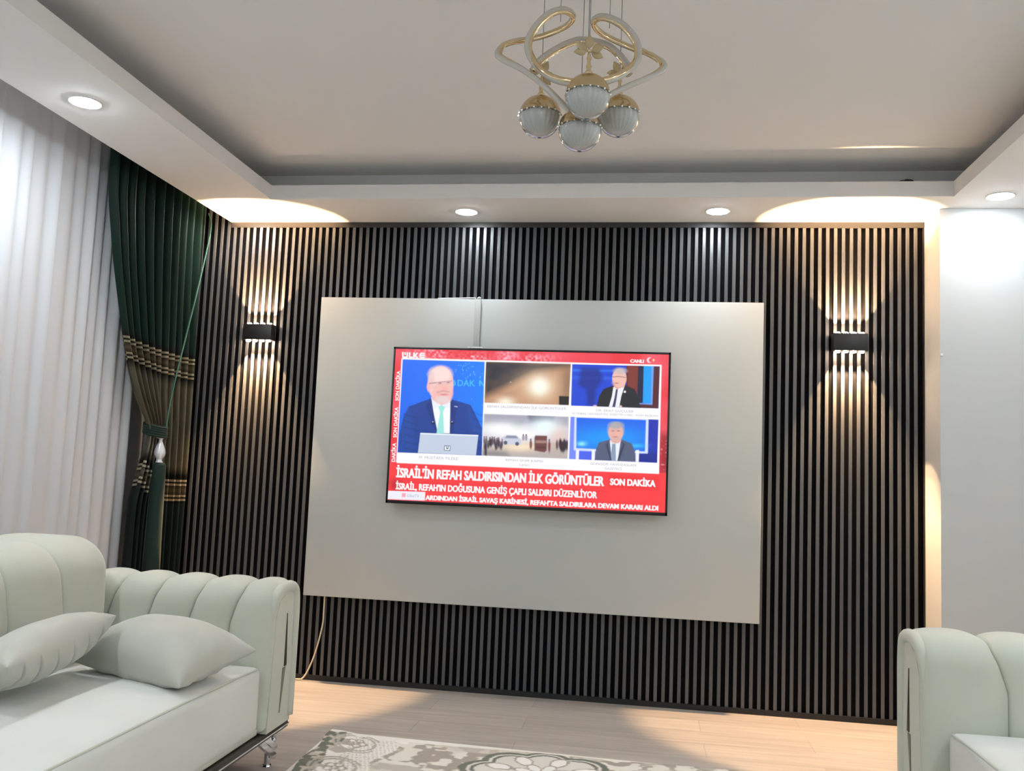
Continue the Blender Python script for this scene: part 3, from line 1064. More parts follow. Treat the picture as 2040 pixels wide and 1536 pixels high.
bm = bmesh.new()
ys = []
for k in range(len(edges) - 1):
    for t in np.linspace(0, 1, 12)[:-1]:
        ys.append(edges[k] + (edges[k + 1] - edges[k]) * t)
zz = np.linspace(0.02, HC - .01, 26)
rows = []
for y in ys:
    rows.append([Vector((sheer_x(y, z), y + .03 * math.sin(z * .8 + y * 2) * (1 - z / HC) * .5, z)) for z in zz])
add_grid(bm, rows)
o = obj_bm('sheer_curtain', bm, M_sheer)
tag(o, 'floor-length white sheer curtain in soft pleats behind the left sofa', 'curtain')

# ------------------------------------------------------------------ green and bronze drape
UC = 0.44
ZT = [2.69, 2.33, 2.03, 1.709, 1.419, 1.303, 1.25, 1.15, .95, .55, .01]
GL = [0.0, .03, .20, .44, .70, .90, 1.0, .97, .95, .93, .90]


def smooth_interp(z):
    return float(np.interp(-z, [-a for a in ZT], GL))


def drape_pt(u, z):
    y_top = -.930 + .905 * u
    g = smooth_interp(z)
    g = (smooth_interp(z - .06) + 2 * g + smooth_interp(z + .06)) / 4
    if u < UC:
        t = u / UC
        yt = -.455 + .085 * t
        low = max(0.0, min(1.0, (1.25 - z) / .35))
        yt = yt + low * (-.055 + .075 * t)
    else:
        t = (u - UC) / (1 - UC)
        yt = -.370 + .345 * t
        g = g if t < .3 else g * 1.0
        gg = 1 - (1 - g) ** (1 + 1.5 * t)
        g = gg
    y = y_top + (yt - y_top) * g
    # folds
    nf = 11.0
    ph = 2 * PI * nf * u
    sq = math.sin(ph + .5 * math.sin(ph))
    amp = .031
    if u < UC:
        near = math.exp(-((z - 1.25) / .13) ** 2)
        amp = .029 * (1 - .5 * near)
    lean = .0
    x = -1.965 + amp * sq + .006 * math.sin(5 * ph * .37 + z * 2)
    if u < UC:
        x += .035 * math.exp(-((z - 1.27) / .25) ** 2)
    return x, y, z


nu, nz = 330, 170
zs = np.linspace(2.69, .012, nz)
P = np.zeros((nu, nz, 3))
for i in range(nu):
    for j in range(nz):
        P[i, j] = drape_pt(i / (nu - 1), zs[j])
seg = np.sqrt(((P[:, 1:, 1:] - P[:, :-1, 1:]) ** 2).sum(-1))
s = np.concatenate([np.zeros((nu, 1)), np.cumsum(seg, 1)], 1) - .04
me = bpy.data.meshes.new('drape')
idx = np.arange(nu * nz).reshape(nu, nz)
faces = np.stack([idx[:-1, :-1], idx[1:, :-1], idx[1:, 1:], idx[:-1, 1:]], -1).reshape(-1, 4)
me.from_pydata(P.reshape(-1, 3).tolist(), [], faces.tolist())
uvl = me.uv_layers.new(name='cloth')
lv = np.zeros(len(me.loops), np.int32); me.loops.foreach_get('vertex_index', lv)
ug = np.repeat(np.linspace(0, 1.6, nu)[:, None], nz, 1).reshape(-1)
uvd = np.stack([ug[lv], s.reshape(-1)[lv]], -1)
uvl.data.foreach_set('uv', uvd.ravel())
me.polygons.foreach_set('use_smooth', [True] * len(me.polygons))
me.materials.append(M_drape)
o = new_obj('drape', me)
tag(o, 'dark green drape with bronze bands, gathered by a tassel beside the slatted wall', 'curtain')

# tassel tieback
tie = empty('curtain_tieback')
tag(tie, 'green tasselled tieback with a pearly vase-shaped bead, hanging on the green drape', 'tieback')
TX, TY = -1.90, -.415
bm = bmesh.new()
pts = []
for k in range(25):
    a = 2 * PI * k / 24
    pts.append((-1.935 + .052 * math.cos(a), -.412 + .062 * math.sin(a), 1.262 - .012 * math.cos(a)))
for dz in (-.022, -.011, 0, .011, .022):
    add_tube(bm, [(p[0], p[1] * 1, p[2] + dz) for p in pts], .0075, 8, cap=False)
obj_bm('loop', bm, M_tassel, tie)
bm = bmesh.new()
add_tube(bm, catmull([(-1.952, -.006, 2.50), (-1.925, -.02, 2.40), (-1.915, -.12, 2.08), (-1.912, -.22, 1.78), (-1.905, -.32, 1.50), (-1.895, -.375, 1.33), (-1.885, -.395, 1.268)], 8), .0042, 8)
obj_bm('cord', bm, M_cordgreen, tie)
bm = bmesh.new()
add_lathe(bm, [(.004, 1.232), (.020, 1.231), (.022, 1.226), (.019, 1.222), (.0095, 1.218), (.0095, 1.205), (.012, 1.198), (.018, 1.184), (.025, 1.165), (.028, 1.150), (.0265, 1.136), (.019, 1.124), (.0145, 1.118), (.0145, 1.108), (.018, 1.104), (.018, 1.098), (.004, 1.097)], 32, (TX, TY, 0))
obj_bm('bead', bm, M_bead, tie)
bm = bmesh.new()
nseg = 60
rows = []
for r, z in ((.012, 1.100), (.026, 1.098), (.031, 1.085), (.033, 1.05), (.035, .9), (.038, .7), (.041, .56), (.036, .555), (.003, .556)):
    rows.append([Vector((TX + (r + (.0022 if k % 2 else -.0012) * (r > .02)) * math.cos(2 * PI * k / nseg), TY + (r + (.0022 if k % 2 else -.0012) * (r > .02)) * math.sin(2 * PI * k / nseg), z)) for k in range(nseg)])
add_grid(bm, rows, close_v=True)
obj_bm('fringe', bm, M_tassel, tie)

# ------------------------------------------------------------------ chandelier
CB = Vector((0.313, -2.345, 0))
ch = empty('chandelier')
tag(ch, 'gold chandelier of curling light ribbons with four half-gold glass globes', 'chandelier')
LEFT = [(0.290, -2.416, 2.050), (0.262, -2.421, 2.077), (0.212, -2.423, 2.125), (0.16, -2.414, 2.167), (0.106, -2.396, 2.205), (0.093, -2.384, 2.225), (0.101, -2.371, 2.252), (0.126, -2.358, 2.269), (0.161, -2.344, 2.281), (0.205, -2.319, 2.304), (0.251, -2.305, 2.33), (0.274, -2.313, 2.343), (0.281, -2.333, 2.35), (0.263, -2.356, 2.352), (0.238, -2.379, 2.338), (0.212, -2.39, 2.315), (0.187, -2.401, 2.278), (0.175, -2.404, 2.245), (0.178, -2.406, 2.215), (0.198, -2.415, 2.177), (0.229, -2.432, 2.142), (0.263, -2.445, 2.12), (0.301, -2.449, 2.111)]
RINGPTS = [(0.186, -2.362, 2.19), (0.195, -2.343, 2.216), (0.219, -2.322, 2.249), (0.249, -2.291, 2.284), (0.279, -2.258, 2.314), (0.301, -2.246, 2.323), (0.342, -2.249, 2.315), (0.378, -2.262, 2.294), (0.405, -2.285, 2.259), (0.426, -2.299, 2.225), (0.435, -2.32, 2.197)]
RIGHT = [(0.345, -2.412, 2.060), (0.394, -2.403, 2.099), (0.436, -2.389, 2.126), (0.483, -2.365, 2.157), (0.515, -2.333, 2.189), (0.524, -2.319, 2.213), (0.503, -2.309, 2.238), (0.475, -2.305, 2.256), (0.444, -2.3, 2.269), (0.401, -2.289, 2.295), (0.361, -2.287, 2.318), (0.339, -2.302, 2.332), (0.338, -2.323, 2.339), (0.36, -2.34, 2.339), (0.391, -2.354, 2.322), (0.422, -2.357, 2.299), (0.448, -2.36, 2.264), (0.457, -2.361, 2.235), (0.454, -2.364, 2.205), (0.434, -2.384, 2.172), (0.407, -2.415, 2.14), (0.374, -2.434, 2.12), (0.332, -2.444, 2.112)]
# side the diffuser faces, per control point (x, y, z)
def ndir(side):
    s_ = -1 if side < 0 else 1
    n = [(s_ * .2, -.9, -.5)] * 4 + [(s_ * .9, -.2, -.3)] * 2 + [(0, .8, .6)] * 5 + [(-s_ * .3, .3, .9)] * 1 + [(0, -.2, 1)] * 3 + [(s_ * .8, -.3, .6)] * 2 + [(s_ * 1, -.2, 0)] * 2 + [(0, .6, -.8)] * 4
    return n


def ribbon(pts, nrm, parent):
    P = catmull(pts, 8)
    Nn = [n_.normalized() for n_ in catmull(nrm, 8)]
    bm = bmesh.new(); add_tube(bm, [p - n_ * .0026 for p, n_ in zip(P, Nn)], .0072, 10)
    g = obj_bm('gold_ribbon', bm, M_gold, parent)
    bm = bmesh.new(); add_tube(bm, [p + n_ * .0036 for p, n_ in zip(P, Nn)], .0076, 10)
    obj_bm('diffuser', bm, M_diff, g)


ribbon(LEFT, ndir(-1), ch)
ribbon(RIGHT, ndir(1), ch)
rp = RINGPTS
rn = [((x - .317) * 6, -.5, .7) for x, y, z in rp]
ribbon(rp, rn, ch)


def flower(c, s, parent, rot=0.0):
    fbm = bmesh.new()
    add_lathe(fbm, [(.0005, -.004), (.005, -.003), (.006, .001), (.003, .005), (.0005, .006)], 12, c)
    f = obj_bm('flower', fbm, M_gold, parent)
    dirs = [(0, -.25, 1.0), (.93, -.1, .25), (.75, .3, -.25), (-.8, -.2, .45), (-.95, -.2, -.12)]
    for k, d in enumerate(dirs):
        d = Vector(d).normalized()
        d = Matrix.Rotation(rot, 3, 'Y') @ d
        side = d.cross(Vector((0, -1, .15))).normalized()
        nn = d.cross(side)
        bm = bmesh.new()
        rows = []
        for i in range(9):
            t = i / 8
            w = .0115 * s * math.sin(PI * (t ** .8)) + .0006
            row = []
            for k2 in range(10):
                a = 2 * PI * k2 / 10
                row.append(Vector(c) + d * (.006 + .034 * s * t) + side * (w * math.cos(a)) + nn * (.0028 * s * math.sin(a) * math.sin(PI * min(max(t, .05), .95))))
            rows.append(row)
        R = add_grid(bm, rows, close_v=True)
        bm.faces.new(R[0]); bm.faces.new(R[-1])
        obj_bm('petal', bm, M_petal, f)


GR = 0.0575
GLOBES = [(0.337, -2.45, 2.073), (0.2, -2.308, 2.081), (0.311, -2.338, 2.031), (0.409, -2.259, 2.099)]
CABX = [(0.329, -2.47), (0.205, -2.338), (0.311, -2.338), (0.402, -2.275)]
for gi, c in enumerate(GLOBES):
    # gold cap is the upper dome and the parent of its glass and crystals
    cut = .10
    prof = [(.0003, GR)] + [(GR * math.sin(a), GR * math.cos(a)) for a in np.linspace(.08, PI / 2 - cut, 14)] + [(GR * .93, GR * math.cos(PI / 2 - cut) - .001), (.0003, GR * .05)]
    bm = bmesh.new(); add_lathe(bm, prof, 40, c)
    cap = obj_bm('globe_cap', bm, M_goldcap, ch, angle=math.radians(50))
    bm = bmesh.new()
    outer = [(GR * math.sin(a), GR * math.cos(a)) for a in np.linspace(PI / 2 - cut + .02, PI - .02, 18)]
    inner = [((GR - .004) * math.sin(a), (GR - .004) * math.cos(a)) for a in np.linspace(PI - .02, PI / 2 - cut + .02, 18)]
    add_lathe(bm, outer + inner, 40, c)
    obj_bm('glass_shell', bm, M_glass, cap)
    bm = bmesh.new()
    nr = 48
    rows = []
    for a in np.linspace(PI / 2 - cut - .03, PI - .35, 11):
        rows.append([Vector((c[0] + (.0515 + (.0012 if k % 2 else -.0012)) * math.sin(a) * math.cos(2 * PI * k / nr), c[1] + (.0515 + (.0012 if k % 2 else -.0012)) * math.sin(a) * math.sin(2 * PI * k / nr), c[2] + .0515 * math.cos(a))) for k in range(nr)])
    R = add_grid(bm, rows, close_v=True)
    bm.faces.new(R[-1]); bm.faces.new(R[0])
    obj_bm('ribbed_bowl', bm, M_bowl, cap, smooth=False)
    bm = bmesh.new()
    for k in range(18):
        a = 2 * PI * k / 18
        bmesh.ops.create_icosphere(bm, subdivisions=1, radius=.0030, matrix=Matrix.Translation((c[0] + .0575 * math.cos(a), c[1] + .0575 * math.sin(a), c[2] + .0045)))
    obj_bm('crystal_ring', bm, M_crystal, cap, smooth=False)
    # stem from the cap up to its flower
    bm = bmesh.new()
    fz = c[2] + GR + .062
    add_lathe(bm, [(.001, GR - .002), (.012, GR - .001), (.010, GR + .006), (.0045, GR + .012), (.0075, GR + .022), (.004, GR + .032), (.0065, GR + .042), (.0025, GR + .056), (.001, GR + .060)], 14, c)
    obj_bm('stem', bm, M_gold, cap)
    flower((c[0], c[1], fz), (1.0, .92, .55, .92)[gi], ch, (0, .5, .9, -.5)[gi])
    bm = bmesh.new()
    add_tube(bm, [(c[0], c[1], fz), (c[0], c[1], HC - .03)], .0011, 6)
    obj_bm('cable', bm, M_wire, ch)
for p in ((0.246, -2.313, 2.345), (0.378, -2.294, 2.332), (0.317, -2.228, 2.20), (0.155, -2.344, 2.281), (.448, -2.30, 2.27)):
    if p[0] in (0.155, .448):
        continue
    bm = bmesh.new()
    add_tube(bm, [p, (p[0], p[1], HC - .03)], .0011, 6)
    obj_bm('cable', bm, M_wire, ch)
bm = bmesh.new()
add_lathe(bm, [(.001, HC - .001), (.14, HC - .001), (.14, HC - .026), (.13, HC - .032), (.001, HC - .033)], 40, (0.313, -2.345, 0))
obj_bm('ceiling_rose', bm, M_gold, ch, angle=math.radians(40))

# ------------------------------------------------------------------ sofas
def resample(pts, n, closed=True):
    P = [Vector((p[0], p[1], 0)) for p in pts]
    if closed:
        P.append(P[0])
    d = [0]
    for i in range(1, len(P)):
        d.append(d[-1] + (P[i] - P[i - 1]).length)
    out = []
    for k in range(n):
        t = d[-1] * k / n if closed else d[-1] * k / (n - 1)
        i = max(0, min(len(P) - 2, int(np.searchsorted(d, t, side='right')) - 1))
        f = (t - d[i]) / max(d[i + 1] - d[i], 1e-9)
        out.append(P[i].lerp(P[i + 1], f))
    return out


def round_profile(a0, a1, b0, b1, rt0, rt1, rb=.012, n=84):
    """Closed profile in (a, b): b up; rt0 / rt1 are the top corner radii on the a0 and a1 sides."""
    pts = []
    def arc(cx, cy, r, t0, t1, k=9):
        for i in range(k):
            t = t0 + (t1 - t0) * i / (k - 1)
            pts.append((cx + r * math.cos(t), cy + r * math.sin(t)))
    arc(a0 + rb, b0 + rb, rb, 1.5 * PI, PI, 4)
    arc(a0 + rt0, b1 - rt0, rt0, PI, PI / 2)
    arc(a1 - rt1, b1 - rt1, rt1, PI / 2, 0)
    arc(a1 - rb, b0 + rb, rb, 0, -PI / 2, 4)
    return resample(pts, n)


def channel_body(prof, valleys, amp, to_world, weight, shift=lambda a, b: 0.0, r0=.03, r1=.03, flat0=False, flat1=False):
    """Upholstered body swept along s with a puffed channel between each pair of valleys."""
    n = len(prof)
    nrm = []
    for i in range(n):
        t = prof[(i + 1) % n] - prof[i - 1]
        nrm.append(Vector((-t.y, t.x, 0)).normalized())
    # make sure normals point outward
    cen = sum(prof, Vector()) / n
    if sum((prof[i] - cen).dot(nrm[i]) for i in range(n)) < 0:
        nrm = [-v for v in nrm]
    S0, S1 = valleys[0], valleys[-1]
    rows = []
    stations = []
    for k in range(len(valleys) - 1):
        a, b_ = valleys[k], valleys[k + 1]
        m = 16
        for i in range(m):
            t = .5 - .5 * math.cos(PI * i / m)
            stations.append((a + (b_ - a) * t, math.sqrt(max(0, 1 - (2 * t - 1) ** 2)) if 0 < k < len(valleys) - 2 or True else 0, k, t))
    stations.append((S1, 0, len(valleys) - 2, 1.0))
    for s_, bul, k, t in stations:
        if k == 0 and t < .5: bul = max(bul, .75 if not flat0 else bul)
        if k == len(valleys) - 2 and t > .5: bul = max(bul, .75 if not flat1 else bul)
        ins = 0
        if s_ - S0 < r0:
            q = 1 - (s_ - S0) / r0; ins = r0 * (1 - math.sqrt(max(0, 1 - q * q)))
        if S1 - s_ < r1:
            q = 1 - (S1 - s_) / r1; ins = max(ins, r1 * (1 - math.sqrt(max(0, 1 - q * q))))
        win = min(1, (s_ - S0) / .12, (S1 - s_) / .12)
        row = []
        for i in range(n):
            p = prof[i]; w = weight(p.x, p.y)
            q = p + nrm[i] * ((bul - 1) * amp * w - ins)
            row.append(Vector(to_world(s_ + shift(p.x, p.y) * max(0, win), q.x, q.y)))
        rows.append(row)
    bm = bmesh.new()
    R = add_grid(bm, rows, close_v=True)
    bm.faces.new(R[0]); bm.faces.new(R[-1])
    return bm


def cushion_bm(x0, x1, y0, y1, z0, z1, r, crown=0.0, n=22, wav=0.0, seed=0):
    """Rounded block with a crowned top."""
    def ax(n_):
        t = np.linspace(-1, 1, n_)
        return np.sign(t) * (1 - (1 - np.abs(t)) ** 1.7)
    T_ = ax(n)
    bm = bmesh.new()
    hx, hy, hz = (x1 - x0) / 2, (y1 - y0) / 2, (z1 - z0) / 2
    c = Vector(((x0 + x1) / 2, (y0 + y1) / 2, (z0 + z1) / 2))
    for axis in range(3):
        for sgn in (-1, 1):
            rows = []
            for a in T_:
                row = []
                for b_ in T_:
                    p = [0, 0, 0]
                    p[axis] = sgn; p[(axis + 1) % 3] = a; p[(axis + 2) % 3] = b_
                    v = Vector((p[0] * hx, p[1] * hy, p[2] * hz))
                    qv = Vector((max(-hx + r, min(hx - r, v.x)), max(-hy + r, min(hy - r, v.y)), max(-hz + r, min(hz - r, v.z))))
                    d = v - qv
                    if d.length > 1e-9:
                        v = qv + d.normalized() * r
                    tx, ty = v.x / hx, v.y / hy
                    k = max(0, 1 - tx ** 4) * max(0, 1 - ty ** 4)
                    if v.z > 0:
                        v.z += crown * k * (v.z / hz)
                        if wav:
                            v.z += wav * math.sin(ty * 5 + seed) * k
                    if abs(tx) > .9:
                        v.x += (.010 * max(0, 1 - ty ** 4) * (1 - (v.z / hz) ** 2 if abs(v.z) < hz else 0)) * (1 if tx > 0 else -1)
                    row.append(c + v)
                rows.append(row)
            add_grid(bm, rows)
    bmesh.ops.remove_doubles(bm, verts=bm.verts, dist=1e-5)
    return bm


def make_sofa(sx, X0, YI, L_in, seat_set, first_w, chan_w, label, cat, group, seat_top=.405):
    """sx: +1 faces +x, -1 faces -x. X0: plane of the arm fronts. YI: inner face of the far arm. Sofa extends toward -y."""
    AT = 0.25                # arm thickness
    H_ARM, H_BACK = 0.697, 0.838
    root = empty('sofa')
    tag(root, label, cat, group)
    W = lambda x: X0 - sx * x           # x = distance behind the arm fronts
    DEP = 1.02
    ZB = .165

    def arm(far):
        # profile in (a, z) with a = 0 at the inner face
        prof = round_profile(0, AT, ZB, H_ARM, .085, .085)
        vs = [0.0, first_w]
        while vs[-1] < DEP - .10:
            vs.append(vs[-1] + chan_w)
        vs[-1] = DEP
        yy = (lambda a: YI + a) if far else (lambda a: YI - L_in - a)
        tw = lambda s_, a, b_: (W(s_), yy(a), b_)
        wt = lambda a, b_: 1.0 if (b_ > .24) else 0.15
        sh = lambda a, b_: .040 * max(0.0, min(1.0, (H_ARM - .03 - b_) / .13)) if a < .12 else 0.0
        bm = channel_body(prof, vs, .028, tw, wt, sh, r0=.034, r1=.03)
        A_ = obj_bm('arm', bm, M_sofa, root, angle=math.radians(50))
        # rolled front: padded frame around the arm end
        fx = .006
        o_pts = [(AT - .022, ZB + .02), (AT - .018, .45), (AT - .020, .60), (AT - .045, H_ARM - .040), (AT * .5, H_ARM - .030), (.058, H_ARM - .045), (.036, H_ARM - .085), (.030, H_ARM - .14)]
        pts = catmull([(W(-fx + .012), yy(a), z) for a, z in o_pts], 6)
        bm = bmesh.new()
        add_tube(bm, pts, .021, 12, rad_fn=lambda t: .021 * min(1, max(.12, (1 - t) / .22) ** .7))
        obj_bm('front_roll', bm, M_sofa, A_)
        bm = bmesh.new()
        ip = [(.022, ZB + .001), (.043, .45), (.048, H_ARM - .13), (.075, H_ARM - .075), (AT * .5, H_ARM - .058), (AT - .065, H_ARM - .075), (AT - .042, H_ARM - .12), (AT - .040, .45), (AT - .020, ZB + .001)]
        fr = [(W(-.0015), yy(a), z) for a, z in ip]
        bk = [(W(.030), yy(a), z) for a, z in ip]
        f1 = [bm.verts.new(p) for p in fr]; b1 = [bm.verts.new(p) for p in bk]
        mid = bm.verts.new((W(-.0015), yy(AT * .5), .42))
        for i in range(len(f1)):
            bm.faces.new((f1[i], f1[(i + 1) % len(f1)], mid))
            bm.faces.new((f1[i], b1[i], b1[(i + 1) % len(f1)], f1[(i + 1) % len(f1)]))
        bm.faces.new(b1)
        obj_bm('front_panel', bm, M_sofa, A_, angle=math.radians(30))
        # pinched slits in the panel
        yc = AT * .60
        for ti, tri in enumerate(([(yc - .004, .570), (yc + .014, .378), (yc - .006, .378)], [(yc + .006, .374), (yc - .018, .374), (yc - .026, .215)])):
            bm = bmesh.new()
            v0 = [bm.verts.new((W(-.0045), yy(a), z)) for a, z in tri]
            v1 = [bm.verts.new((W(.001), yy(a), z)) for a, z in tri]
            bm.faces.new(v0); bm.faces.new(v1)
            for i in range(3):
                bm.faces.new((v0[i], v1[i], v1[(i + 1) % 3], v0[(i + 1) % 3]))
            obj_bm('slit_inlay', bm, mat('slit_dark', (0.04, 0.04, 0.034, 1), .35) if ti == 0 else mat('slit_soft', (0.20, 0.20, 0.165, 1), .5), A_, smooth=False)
    arm(True); arm(False)
    # backrest: profile in (x-depth, z), swept along y
    bx0, bx1 = .60, DEP - .01
    prof = round_profile(-bx1, -bx0, ZB, H_BACK, .12, .13)
    nb = max(4, round((L_in - .01) / .262))
    bw = (L_in - .012) / nb
    vs = [i * bw for i in range(nb + 1)]
    tw = lambda s_, a, b_: (W(-a), YI - .006 - s_, b_)
    wt = lambda a, b_: 1.0 if b_ > .3 else .2
    sh = lambda a, b_: .045 * max(0.0, min(1.0, (b_ - .60) / .2)) if a > -.85 else .045
    bm = channel_body(prof, vs, .024, tw, wt, sh, r0=.075, r1=.075)
    obj_bm('backrest', bm, M_sofa, root, angle=math.radians(50))
    # seat modules
    ns = 1
    sw = L_in / ns
    for k in range(ns):
        y1 = YI - .004 - k * sw; y0 = YI - (k + 1) * sw + .004
        xa, xb = sorted((W(seat_set), W(.70)))
        bm = cushion_bm(xa, xb, y0, y1, .175, seat_top, .026, crown=.024, wav=.003, seed=k)
        c = obj_bm('seat_cushion', bm, M_seat, root)
        # piping along the front top edge
        bm = bmesh.new()
        xp = W(seat_set - .002)
        pp = []
        for i in range(21):
            t = i / 20
            y = y1 - .03 + (y0 - y1 + .06) * t
            kk = max(0, 1 - (2 * t - 1) ** 4)
            pp.append((W(seat_set + .006 - .004 * kk), y, seat_top - .0045 + .010 * kk))
        add_tube(bm, pp, .0042, 6)
        obj_bm('piping', bm, M_sofa, c)
    # front valance below the seat and the dark plinth with a chrome line
    xa, xb = sorted((W(seat_set + .004), W(DEP - .02)))
    box_obj('base', (xa, xb, YI - L_in + .002, YI - .002, ZB + .004, .19), M_sofa, root, bevel=.004)
    xa, xb = sorted((W(.004), W(DEP - .02)))
    pl = box_obj('plinth', (xa, xb, YI - L_in - AT + .012, YI + AT - .012, .138, ZB - .001), M_darkwood, root, bevel=.004)
    xa, xb = sorted((W(-.001), W(.006)))
    box_obj('chrome_line', (xa, xb, YI - L_in - AT + .014, YI + AT - .014, .149, .154), M_chrome, pl)
    # legs
    for ly in (YI + AT - .085, YI - L_in - AT + .085):
        sy = 1 if ly > YI - 1 else -1
        for lx in (.06, DEP - .10):
            bm = bmesh.new()
            x = W(lx)
            add_tube(bm, [(x, ly + sy * .03, .1375), (x, ly + sy * .03, .004)], .0115, 12)
            for z in (.112, .092):
                bmesh.ops.create_uvsphere(bm, u_segments=14, v_segments=10, radius=.0125, matrix=Matrix.Translation((x + sx * .012, ly + sy * .045, z)))
            for off in (0, .034):
                # raking flat bars
                a = Vector((x, ly - sy * (.10 - off), .1375)); b_ = Vector((x + sx * .015, ly + sy * (.055 + off * .2), .030 + off * .9))
                d = (b_ - a).normalized(); w = d.cross(Vector((1, 0, 0))).normalized() * .0105; t_ = Vector((.008, 0, 0))
                vs_ = []
                for q in (a, b_):
                    for s1, s2 in ((-1, -1), (1, -1), (1, 1), (-1, 1)):
                        vs_.append(bm.verts.new(q + w * s1 + t_ * s2))
                for i in range(4):
                    bm.faces.new((vs_[i], vs_[(i + 1) % 4], vs_[4 + (i + 1) % 4], vs_[4 + i]))
                bm.faces.new(vs_[:4]); bm.faces.new(vs_[4:])
            add_lathe(bm, [(.001, .006), (.016, .006), (.018, .002), (.016, 0.0), (.001, 0.0)], 16, (x, ly + sy * .03, 0))
            obj_bm('leg', bm, M_chrome, root, angle=math.radians(40))
    return root


make_sofa(1, -0.795, -1.525, 1.88, .018, .125, .160, 'pale sage channel-tufted sofa under the sheer curtain, holding two cushions', 'sofa', None)
make_sofa(-1, 1.335, -1.765, 1.66, .062, .200, .190, 'pale sage channel-tufted sofa in front of the plain right pier, partly seen', 'sofa', None, seat_top=.428)


# ------------------------------------------------------------------ scatter cushions
def pillow(name, corners, T_top, T_bot, label, bulge_dir, seams=0, seed=1, concave=.10, side=-1):
    c = [Vector(p) for p in corners]      # order: around the square
    cen = sum(c, Vector()) / 4
    nrm = (c[1] - c[0]).cross(c[3] - c[0]).normalized()
    if nrm.dot(Vector(bulge_dir)) < 0:
        nrm = -nrm
    n = 40
    rs_ = np.random.RandomState(seed)
    ph = rs_.uniform(0, 6, 8)
    def P(u, v, sgn):
        # pull the middle of each edge inwards so the corners stand out as tips
        k = 1 - concave * (1 - u * u) * (v * v) ; k2 = 1 - concave * (1 - v * v) * (u * u)
        uu_, vv_ = u * k2, v * k
        a, b_ = (uu_ + 1) / 2, (vv_ + 1) / 2
        base_ = c[0] * (1 - a) * (1 - b_) + c[1] * a * (1 - b_) + c[2] * a * b_ + c[3] * (1 - a) * b_
        e = max(0, 1 - abs(u) ** 2.2) * max(0, 1 - abs(v) ** 2.2)
        hgt = e ** .45
        rim = (1 - hgt)
        wr = .0035 * math.sin(u * 17 + ph[0] + 2.5 * v) * (abs(v) ** 3) + .0035 * math.sin(v * 16 + ph[1] + 2 * u) * (abs(u) ** 3)
        wr *= min(1, e * 8)
        wr += .0022 * math.sin(u * 11 + v * 3 + ph[4]) * (1 - hgt) * min(1, e * 6) + .0016 * math.sin(v * 13 - u * 4 + ph[5]) * (1 - hgt) * min(1, e * 6)
        wr += .002 * math.sin(u * 5 + ph[2]) * math.sin(v * 6 + ph[3]) * hgt
        T_ = T_top if sgn > 0 else T_bot
        off = sgn * (T_ * hgt + wr)
        if seams and sgn == side:
            for q_ in np.linspace(-.72, .72, seams):
                off -= sgn * .015 * math.exp(-((u - q_) / .016) ** 2) * min(1, hgt * 2.5)
        return base_ + nrm * off
    gx = list(np.sin(np.linspace(-PI / 2, PI / 2, n))) if not seams else sorted(set(list(np.sin(np.linspace(-PI / 2, PI / 2, n))) + [q_ + d for q_ in np.linspace(-.72, .72, seams) for d in (-.04, -.02, -.01, 0, .01, .02, .04)]))
    gy = list(np.sin(np.linspace(-PI / 2, PI / 2, n)))
    bm = bmesh.new()
    add_grid(bm, [[P(u, v, 1) for v in gy] for u in gx])
    add_grid(bm, [[P(u, v, -1) for v in gy] for u in gx])
    bmesh.ops.remove_doubles(bm, verts=bm.verts, dist=1e-5)
    o = obj_bm(name, bm, M_pillow)
    tag(o, label, 'cushion')
    return o


pillow('scatter_cushion', [(-1.325, -1.880, .462), (-0.850, -2.045, .444), (-0.742, -1.755, .506), (-1.235, -1.600, .508)], .125, .058,
       'plain pale cushion lying flat on the sofa seat near the arm', (0, -.2, 1), seed=4)
pillow('scatter_cushion', [(-1.15, -1.915, .618), (-1.115, -2.455, .568), (-1.35, -2.42, .490), (-1.35, -1.86, .535)], .075, .085,
       'cushion with curved channel seams, propped against the sofa backrest', (-.5, 0, 1), seams=6, seed=8, side=-1)

